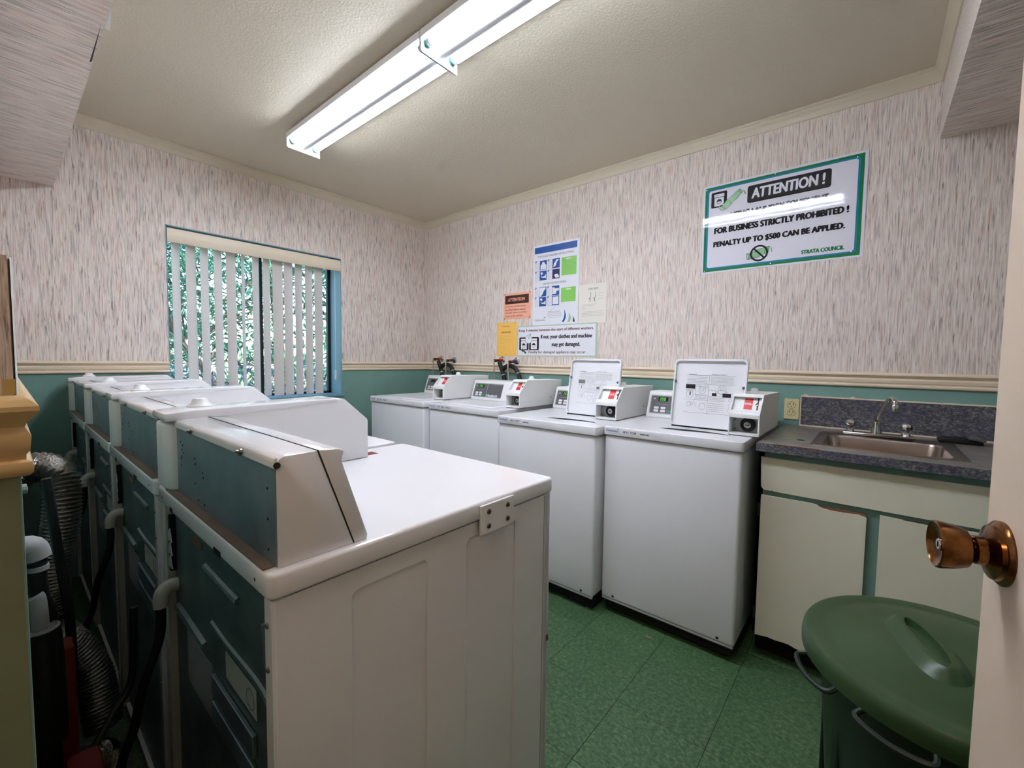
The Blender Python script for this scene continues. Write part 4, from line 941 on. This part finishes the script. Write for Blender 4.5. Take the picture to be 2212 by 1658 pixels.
# big sign
S = thing('warning_sign', (0, -2.9, 1.995), 'large laminated white sign with green border, black warning text and strata line', 'sign')
F = frame((-.0015, -2.537, 1.745), (0, -1, 0), (-.008, 0, 1))
obj('sign_sheet', plate([rect(0, 0, .735, .495)], F, -.0012, .0004), M['laminated'], S)
obj('green_border', flat(F, [rect(.010, .010, .722, .484), rrect(.024, .026, .706, .470, .012)], .0007), M['signgreen'], S)
obj('blue_border', flat(F, [rrect(.022, .024, .708, .472, .013), rrect(.031, .032, .699, .464, .012)], .0010), M['signblue'], S)
bar = obj('title_bar', flat(F, [rrect(.228, .356, .597, .447, .012)], .0010), M['lamink'], S)
def txt(s_, box, m_, parent=S, fr=None, d=.0014, bold=0.03, shear=0.0):
    o = obj('lettering', text_mb(s_, fr or F, box, d, bold, shear), m_, parent, smooth=False); return o
txt('ATTENTION !', (.248, .376, .573, .432), M['laminated'], bar, bold=.05, shear=.06)
txt('USING LAUNDRY EQUIPMENT', (.145, .291, .592, .327), M['lamink'], bold=.085)
txt('FOR BUSINESS STRICTLY PROHIBITED !', (.064, .218, .673, .253), M['lamink'], bold=.085)
txt('PENALTY UP TO $500 CAN BE APPLIED.', (.062, .140, .662, .176), M['lamink'], bold=.085)
txt('STRATA COUNCIL', (.487, .045, .662, .066), M['signgreen'], bold=.075)
wi = obj('washer_icon', flat(F, [rrect(.043, .366, .125, .452, .008)], .0010), M['lamink'], S)
obj('icon_body', flat(F, [rect(.060, .374, .109, .420), circ(.085, .398, .0135, 20)], .0013), M['laminated'], wi)
obj('icon_body', flat(F, [rect(.058, .423, .111, .440), circ(.066, .432, .002, 8), circ(.073, .432, .002, 8)], .0013), M['laminated'], wi)
obj('icon_door', flat(F, [[(.085 + .011 * math.cos(a), .398 + .011 * math.sin(a)) for a in [PI + PI * k / 10 for k in range(11)]]], .0013), M['laminated'], wi)
def bill(pts, inner):
    o = obj('money_icon', flat(F, [pts], .0016), M['money'], S)
    mb = MB()
    for a_, b2 in inner:
        p = Vector((*a_, .0020)); q = Vector((*b2, .0020)); n_ = Vector((-(q - p).y, (q - p).x, 0)).normalized() * .0013
        mb.poly([F @ (p - n_), F @ (q - n_), F @ (q + n_), F @ (p + n_)])
    obj('icon_lines', mb, M['moneydk'], o, smooth=False)
bill([(.082, .366), (.100, .366), (.128, .398), (.142, .402), (.190, .444), (.196, .436), (.204, .424), (.176, .392), (.158, .384), (.132, .352), (.100, .344)],
     [((.082, .366), (.128, .398)), ((.128, .398), (.190, .444)), ((.190, .444), (.204, .424)), ((.204, .424), (.158, .380)), ((.158, .380), (.128, .350)), ((.128, .350), (.100, .344)), ((.100, .344), (.082, .366)), ((.135, .394), (.150, .372)), ((.105, .362), (.112, .348)), ((.112, .364), (.119, .350)), ((.185, .434), (.198, .419)), ((.208, .432), (.214, .412)), ((.214, .428), (.219, .408))])
bill([(.236, .084), (.252, .084), (.285, .098), (.345, .110), (.340, .076), (.296, .060), (.240, .052), (.246, .068)],
     [((.236, .084), (.285, .092)), ((.285, .100), (.345, .110)), ((.345, .110), (.338, .076)), ((.240, .052), (.300, .060)), ((.236, .084), (.240, .052)), ((.250, .080), (.248, .056)), ((.326, .104), (.322, .074)), ((.352, .104), (.356, .078))])
obj('prohibition_ring', flat(F, [circ(.296, .080, .043, 32), circ(.296, .080, .034, 32)], .0022), M['lamink'], S)
obj('prohibition_bar', flat(F, [[(.268, .104), (.274, .110), (.324, .056), (.318, .050)]], .0024), M['lamink'], S)
pins(F, [(.016, .474), (.356, .480), (.694, .470), (.02, .016), (.352, .018), (.69, .03)], S, .004, M['chrome'])
# tall instruction poster
Pq = thing('instruction_poster', (0, -1.5, 1.8), 'tall white machine instructions poster with blue band and green boxes', 'poster')
F2 = wallframe(-1.303, 1.507)
obj('poster_sheet', plate([rect(0, -.014, .405, .592)], F2, -.0012, .0002), M['paper'], Pq)
obj('blue_band', flat(F2, [rect(.012, .529, .388, .576)], .0006), M['blue'], Pq)
txt('TOP LOAD WASHER INSTRUCTIONS', (.041, .497, .360, .510), M['ink'], Pq, F2, .0008, .0)
txt('DRYER INSTRUCTIONS', (.097, .291, .301, .305), M['ink'], Pq, F2, .0008, .0)
kk = 0
for (u, v) in ((.022, .404), (.138, .404), (.022, .327), (.138, .327), (.022, .206), (.138, .206), (.022, .132), (.138, .132)):
    pc = obj('step_panel', flat(F2, [rect(u, v, u + .104, v + .070), rect(u + .0012, v + .0012, u + .1028, v + .0688)], .0006), M['inkgrey'], Pq)
    obj('step_picture', flat(F2, [rect(u + .039, v + .001, u + .103, v + .069)], .0007), M['navy'] if kk == 3 else M['blue'], pc)
    ph = {0: [(.046, .003), (.046, .035), (.058, .044), (.062, .055), (.075, .060), (.086, .050), (.090, .040), (.100, .036), (.100, .003)],
          1: [(.048, .010), (.052, .035), (.066, .050), (.074, .062), (.098, .062), (.090, .052), (.078, .045), (.072, .022), (.060, .012)],
          2: [(.046, .050), (.050, .062), (.066, .058), (.070, .048), (.060, .040), (.056, .030), (.066, .026), (.084, .030), (.098, .044), (.098, .010), (.086, .018), (.066, .018), (.052, .028), (.058, .040)],
          3: [(.056, .026), (.066, .034), (.084, .034), (.096, .024), (.100, .006), (.070, .006), (.064, .014)],
          4: [(.041, .002), (.041, .066), (.096, .066), (.098, .056), (.080, .040), (.070, .018), (.056, .003)],
          5: [(.042, .008), (.042, .058), (.060, .060), (.064, .050), (.102, .050), (.100, .032), (.080, .030), (.076, .010)],
          6: [(.046, .050), (.050, .062), (.066, .058), (.070, .048), (.060, .040), (.056, .030), (.066, .026), (.084, .030), (.098, .044), (.098, .010), (.086, .018), (.066, .018), (.052, .028), (.058, .040)],
          7: [(.045, .008), (.045, .064), (.098, .064), (.098, .008)]}[kk]
    obj('picture_shape', flat(F2, [[(u + a, v + b_) for a, b_ in ph]], .0010), M['paper'], pc)
    obj('step_number', flat(F2, [circ(u + .004, v + .064, .0075, 14), circ(u + .004, v + .064, .0035, 10)], .0010), M['navy'], pc)
    obj('small_print', lines_mb(F2, u + .004, v + .008, u + .034, v + .054, 7, .0009, .0012, kk), M['grey_lt'], pc)
    kk += 1
for (a, b_, c_, d_) in ((.258, .342, .385, .472), (.258, .151, .383, .254)):
    gb = obj('green_box', flat(F2, [rect(a, b_, c_, d_)], .0006), M['lime'], Pq)
    obj('box_heading', flat(F2, [rect(a + .04, d_ - .016, a + .085, d_ - .009)], .0009), M['paper'], gb)
    obj('small_print', lines_mb(F2, a + .008, b_ + .008, c_ - .008, d_ - .022, int((d_ - b_) / .009), .0009, .0012, 5), M['sage2'], gb)
obj('swoosh', flat(F2, [[(.268, .006), (.288, .007), (.303, .035), (.303, .060), (.289, .098), (.291, .060), (.284, .030)]], .0006), M['blue'], Pq)
obj('swoosh', flat(F2, [[(.317, .004), (.338, .005), (.347, .030), (.342, .050), (.326, .074), (.330, .045), (.326, .022)]], .0006), M['sage2'], Pq)
obj('swoosh', flat(F2, [[(.362, .004), (.381, .004), (.376, .024), (.362, .048), (.366, .024)]], .0006), M['navy'], Pq)
txt('Coinamatic', (.022, .022, .118, .038), M['inkgrey'], Pq, F2, .0008, .0, .25)
obj('logo_leaf', flat(F2, [[(.108, .040), (.116, .046), (.124, .043), (.116, .052), (.108, .048)]], .0006), M['inkgrey'], Pq)
obj('speech_bubble', flat(F2, [rrect(.150, .044, .262, .084, .018), rrect(.151, .045, .261, .083, .0175)], .0006), M['inkgrey'], Pq)
obj('small_print', lines_mb(F2, .14, .052, .256, .094, 4, .0008, .0016, 8), M['inkgrey'], Pq)
obj('pointer_line', flat(F2, [[(.165, .096), (.218, .131), (.219, .130), (.166, .095)]], .0006), M['inkgrey'], Pq)
# keep 5 minutes sign
K = thing('interval_sign', (0, -1.5, 1.38), 'wide white notice with pale green edge about minutes between washers', 'sign')
F3 = wallframe(-1.157, 1.262, .0022)
obj('sign_sheet', plate([rrect(-.003, -.003, .709, .236, .006)], F3, -.0018, .0002), M['palegreen'], K)
obj('sign_face', flat(F3, [rrect(.005, .007, .696, .228, .008)], .0006), M['paper'], K)
txt('Keep 5 minutes between the start of different washers.', (.014, .184, .683, .210), M['inkbrown'], K, F3, .0010, .03)
txt('If not, your clothes and machine', (.227, .124, .671, .163), M['ink'], K, F3, .0010, .05)
txt('may get damaged.', (.330, .066, .575, .105), M['ink'], K, F3, .0010, .05)
txt('Penalty for damaged appliance may occur .', (.111, .016, .634, .043), M['inkbrown'], K, F3, .0010, .02)
for u in (.018, .117):
    ic = obj('washer_icon', flat(F3, [rrect(u, .046, u + .094, .147, .010)], .0010), M['ink'], K)
    obj('icon_body', flat(F3, [rect(u + .018, .054, u + .076, .118), circ(u + .045, .084, .017, 18)], .0013), M['paper'], ic)
    obj('icon_body', flat(F3, [rect(u + .018, .122, u + .076, .136)], .0013), M['paper'], ic)
    obj('icon_door', flat(F3, [[(u + .045 + .015 * math.cos(a), .084 + .015 * math.sin(a)) for a in [PI + PI * k / 10 for k in range(11)]]], .0013), M['paper'], ic)
ck = obj('stopwatch_icon', flat(F3, [circ(.112, .131, .034, 24)], .0016), M['grey_lt'], K)
obj('watch_face', flat(F3, [circ(.112, .131, .030, 24)], .0019), M['paper'], ck)
obj('watch_hand', flat(F3, [[(.110, .130), (.113, .130), (.121, .152), (.108, .150), (.108, .147), (.116, .147)]], .0022), M['ink'], ck)
obj('watch_knob', flat(F3, [[(.118, .166), (.132, .160), (.137, .170), (.122, .177)]], .0016), M['grey_lt'], ck)
obj('money_icon', flat(F3, [[(.038, .050), (.050, .060), (.062, .052), (.075, .040), (.092, .028), (.082, .018), (.076, .022), (.064, .034), (.046, .036)]], .0016), M['moneydk'], K)
# salmon notice
A_ = thing('salmon_notice', (0, -1.15, 1.66), 'salmon paper notice with black heading bar left of the tall poster', 'notice')
F4 = wallframe(-1.010, 1.557)
obj('paper_sheet', plate([rect(0, 0, .270, .208)], F4, -.001, .0002), M['pink'], A_)
hb_ = obj('heading_bar', flat(F4, [rect(.011, .121, .253, .189)], .0006), M['pinkbar'], A_)
txt('ATTENTION', (.039, .141, .215, .168), M['pink'], hb_, F4, .0009, .04, .2)
for i_, s_ in enumerate(('All laundry machines have', 'been fitted with an internal', 'anti-theft device preventing', 'access to the cash box.')):
    txt(s_, (.015, .092 - i_ * .0245, (.225, .222, .230, .195)[i_], .108 - i_ * .0245), M['inkbrown'], A_, F4, .0009, .0)
pins(F4, [(.006, .200), (.264, .203), (.006, .006), (.263, .008)], A_, .004, M['darkslot'])
# orange notice
O_ = thing('orange_notice', (0, -1.04, 1.4), 'small upright orange notice above the water taps', 'notice')
F5 = wallframe(-.936, 1.260)
obj('paper_sheet', plate([rect(0, 0, .211, .274)], F5, -.001, .0002), M['orange'], O_)
txt('Coinamatic', (.051, .237, .138, .250), M['inkgrey'], O_, F5, .0009, .0, .2)
txt('IMPORTANT', (.046, .187, .153, .200), M['inkbrown'], O_, F5, .0009, .02, .15)
obj('small_print', lines_mb(F5, .028, .100, .175, .170, 7, .0009, .0018, 3, lens=(.8, 1, .3, 1, 1, .9, .3)), M['yellowglue'], O_)
obj('small_print', lines_mb(F5, .028, .060, .09, .080, 2, .0009, .0018, 4), M['yellowglue'], O_)
pins(F5, [(.008, .262), (.19, .264), (.100, .012)], O_, .003)
# coin drop card
C_ = thing('coin_drop_card', (0, -1.82, 1.63), 'ivory coin drop instruction card right of the tall poster', 'notice')
F6 = wallframe(-1.714, 1.495)
obj('card', plate([rect(0, 0, .214, .270)], F6, -.001, .0002), M['ivory'], C_)
txt('COIN DROP', (.074, .229, .151, .243), M['ink'], C_, F6, .0009, .0)
for u in (.088, .124):
    obj('coin_chute_drawing', flat(F6, [[(u + .006, .215), (u + .0075, .215), (u + .0075, .178), (u + .002, .172), (u - .008, .174), (u - .006, .168), (u + .002, .168), (u + .004, .178)]], .0006), M['ink'], C_)
    obj('coin_slot_drawing', flat(F6, [rect(u - .001, .148, u + .003, .166)], .0006), M['ink'], C_)
obj('small_print', lines_mb(F6, .150, .150, .190, .212, 4, .0008, .0012, 5).bm and lines_mb(F6, .155, .155, .190, .212, 3, .0008, .0012, 5), M['inkgrey'], C_)
obj('small_print', lines_mb(F6, .025, .095, .155, .135, 4, .0008, .0012, 6, lens=(.9, .7, .2, .3)), M['inkgrey'], C_)
obj('small_print', lines_mb(F6, .025, .045, .20, .085, 4, .0008, .0014, 7), M['inkgrey'], C_)

# ------------------------------------------------------------------ open door with knob
E_ = Vector((-1.948, -3.440, 0)); Hn = Vector((-2.72, -3.545, 0)); du = (Hn - E_).normalized(); nv = Vector((-du.y, du.x, 0))
if nv.y < 0: nv = -nv
Ld = (Hn - E_).length
dr = thing('door_1', (Hn.x, Hn.y, 0), '', ''); del dr['label']; del dr['category']; dr['kind'] = 'structure'
md = Matrix.Identity(4)
for i in range(3): md[i][0] = du[i]; md[i][1] = nv[i]; md[i][2] = (0, 0, 1)[i]; md[i][3] = E_[i]
obj('door_slab', MB().box(0, Ld, -.036, 0, .012, 2.04, .0015, 2, mtx=md), M['doorpaint'], dr)
kc = Vector((-1.993, -3.445, 1.04)); off = (kc - E_).dot(nv); kc = kc - nv * off
kn = obj('door_knob', MB().lathe([(.0330, 0), (.0332, .003), (.030, .006), (.0285, .0065), (.0275, .010), (.020, .013), (.0150, .015), (.0145, .022), (.013, .023), (.0115, .024)], kc, nv + Vector((-.06, 0, -.015)), 40), M['brass'], dr)
ka = (nv + Vector((-.06, 0, -.015))).normalized()
obj('knob_grip', MB().lathe([(.0110, .022), (.0120, .0245), (.0175, .027), (.0200, .0285), (.0235, .040), (.0253, .0500), (.0250, .0525), (.0235, .0535), (.0222, .0520), (.0130, .0470), (.006, .0460), (.0, .0460)], kc, ka, 40), M['brass'], kn)
obj('keyhole', MB().lathe([(.0066, .0455), (.0066, .0495), (.0056, .0503), (0, .0503)], kc, ka, 16), M['chrome'], kn)
kq = frame(kc + ka * .0505, ka.cross(Vector((0, 0, 1))).normalized() * -1, (0, 0, 1))
obj('key_slot', plate([rect(-.0006, -.0028, .0006, .0028)], kq, -.0003, .0003), M['black'], kn)
for hz in (.25, 1.75): obj('hinge', MB().lathe([(.006, 0), (.006, .09)], (Hn.x - .006, Hn.y + .006, hz), n=10), M['brass'], dr)
jb = MB().box(-2.78, -2.664, -3.5695, -3.553, 0, 2.06).box(-2.78, -2.664, -3.553, DJ - .013, 2.045, 2.0595)
struct('door_frame', jb, M['doorpaint'], dr)

# ------------------------------------------------------------------ trash can
tc_ = thing('trash_can', (-1.32, -3.505, 0), 'round dark green plastic trash can with domed lid by the open door', 'trash can')
cx_, cy_ = -1.325, -3.503
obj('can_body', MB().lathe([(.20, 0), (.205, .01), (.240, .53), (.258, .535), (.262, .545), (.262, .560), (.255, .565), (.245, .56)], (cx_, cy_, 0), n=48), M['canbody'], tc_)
def lid():
    b = bmesh.new(); n = 64; R = .280; rings = []
    prof = [(.276, .535), (.280, .536), (.2805, .556), (.278, .572), (.272, .580), (.258, .584), (.240, .581), (.225, .583), (.20, .591), (.16, .600), (.12, .606), (.08, .610), (.04, .612), (0, .6125)]
    for r, z in prof:
        if r == 0: rings.append([b.verts.new((cx_, cy_, z))])
        else: rings.append([b.verts.new((cx_ + r * math.cos(2 * PI * i / n), cy_ + r * math.sin(2 * PI * i / n), z)) for i in range(n)])
    for A, B in zip(rings, rings[1:]):
        for i in range(n):
            if len(B) == 1: b.faces.new((A[i], A[(i + 1) % n], B[0]))
            else: b.faces.new((A[i], A[(i + 1) % n], B[(i + 1) % n], B[i]))
    bmesh.ops.recalc_face_normals(b, faces=b.faces[:]); m_ = MB(); m_._merge(b); return m_
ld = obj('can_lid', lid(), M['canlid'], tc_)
# raised hand grip: long hump with a dark finger pocket
ga = math.atan2(-3.49 + 3.425, -1.45 + 1.265); gx, gy = -1.352, -3.452
mg = Matrix.Translation((gx, gy, .600)) @ Matrix.Rotation(ga, 4, 'Z')
hp = MB(); b = bmesh.new(); rings = []
for (lx, ly, z) in ((.125, .062, -.002), (.118, .052, .006), (.110, .040, .018), (.104, .032, .025), (.100, .028, .027)):
    rings.append([b.verts.new((lx * math.copysign(abs(math.cos(a)) ** .8, math.cos(a)), ly * math.copysign(abs(math.sin(a)) ** .8, math.sin(a)), z)) for a in [2 * PI * k / 32 for k in range(32)]])
for (lx, ly, z) in ((.086, .018, .026), (.082, .015, .006), (.078, .012, .003)):
    rings.append([b.verts.new((lx * math.cos(a), ly * math.sin(a), z)) for a in [2 * PI * k / 32 for k in range(32)]])
for A, B in zip(rings, rings[1:]):
    for i in range(32): b.faces.new((A[i], A[(i + 1) % 32], B[(i + 1) % 32], B[i]))
b.faces.new(rings[-1]); bmesh.ops.recalc_face_normals(b, faces=b.faces[:]); b.transform(mg); hp._merge(b)
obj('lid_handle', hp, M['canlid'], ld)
for a0 in (math.radians(-20), math.radians(158), math.radians(122)):
    c_ = Vector((cx_, cy_, 0)); rr = .268
    P = []
    for k, (da, dr_, z) in enumerate(((-.20, .0, .535), (-.20, .03, .525), (0, .036, .520), (.20, .03, .525), (.20, .0, .535))):
        P.append(c_ + Vector((math.cos(a0 + da) * (rr + dr_), math.sin(a0 + da) * (rr + dr_), z)))
    obj('can_handle', MB().tube(P, .006, 8, 5), M['canbody'], tc_)
rbm = MB()
for k in range(10):
    a = 2 * PI * (k + .35) / 10
    rbm.box(-.006, .006, -.012, .012, .03, .52, .003, 1, mtx=Matrix.Translation((cx_ + .224 * math.cos(a), cy_ + .224 * math.sin(a), 0)) @ Matrix.Rotation(a, 4, 'Z'))
obj('rib_set', rbm, M['canbody'], tc_)

# ------------------------------------------------------------------ light in the hall behind the doorway
hl = thing('hall_ceiling_light', (-3.5, -3.2, CZ), 'round warm glass ceiling light in the hall behind the doorway', 'ceiling light')
obj('base_ring', MB().lathe([(.16, 0), (.16, -.02), (.15, -.025)], (-3.5, -3.2, CZ - .0005), n=24), M['cream'], hl)
obj('glass_bowl', MB().lathe([(.15, 0), (.14, -.03), (.10, -.06), (.05, -.075), (0, -.078)], (-3.5, -3.2, CZ - .024), n=24), mat('warm_bowl', (255, 240, 220), .5, emit=(255, 222, 190), es=11), hl)

# crumbs of old plaster under the washers
for x_, y_, r_c, lb in ((-.815, -2.30, .009, 'small pale crumb of plaster at the joint between two washers'), (-.835, -2.62, .008, 'tiny brown crumb on floor before the washer beside the sink')):
    b = bmesh.new(); bmesh.ops.create_icosphere(b, subdivisions=2, radius=r_c)
    for v in b.verts: v.co = Vector((v.co.x, v.co.y * 1.8, v.co.z * .35)) * random.uniform(.8, 1.2) + Vector((x_, y_, r_c * .35))
    m_ = MB(); m_._merge(b); tag(obj('plaster_crumb', m_, M['dust']), lb, 'debris')
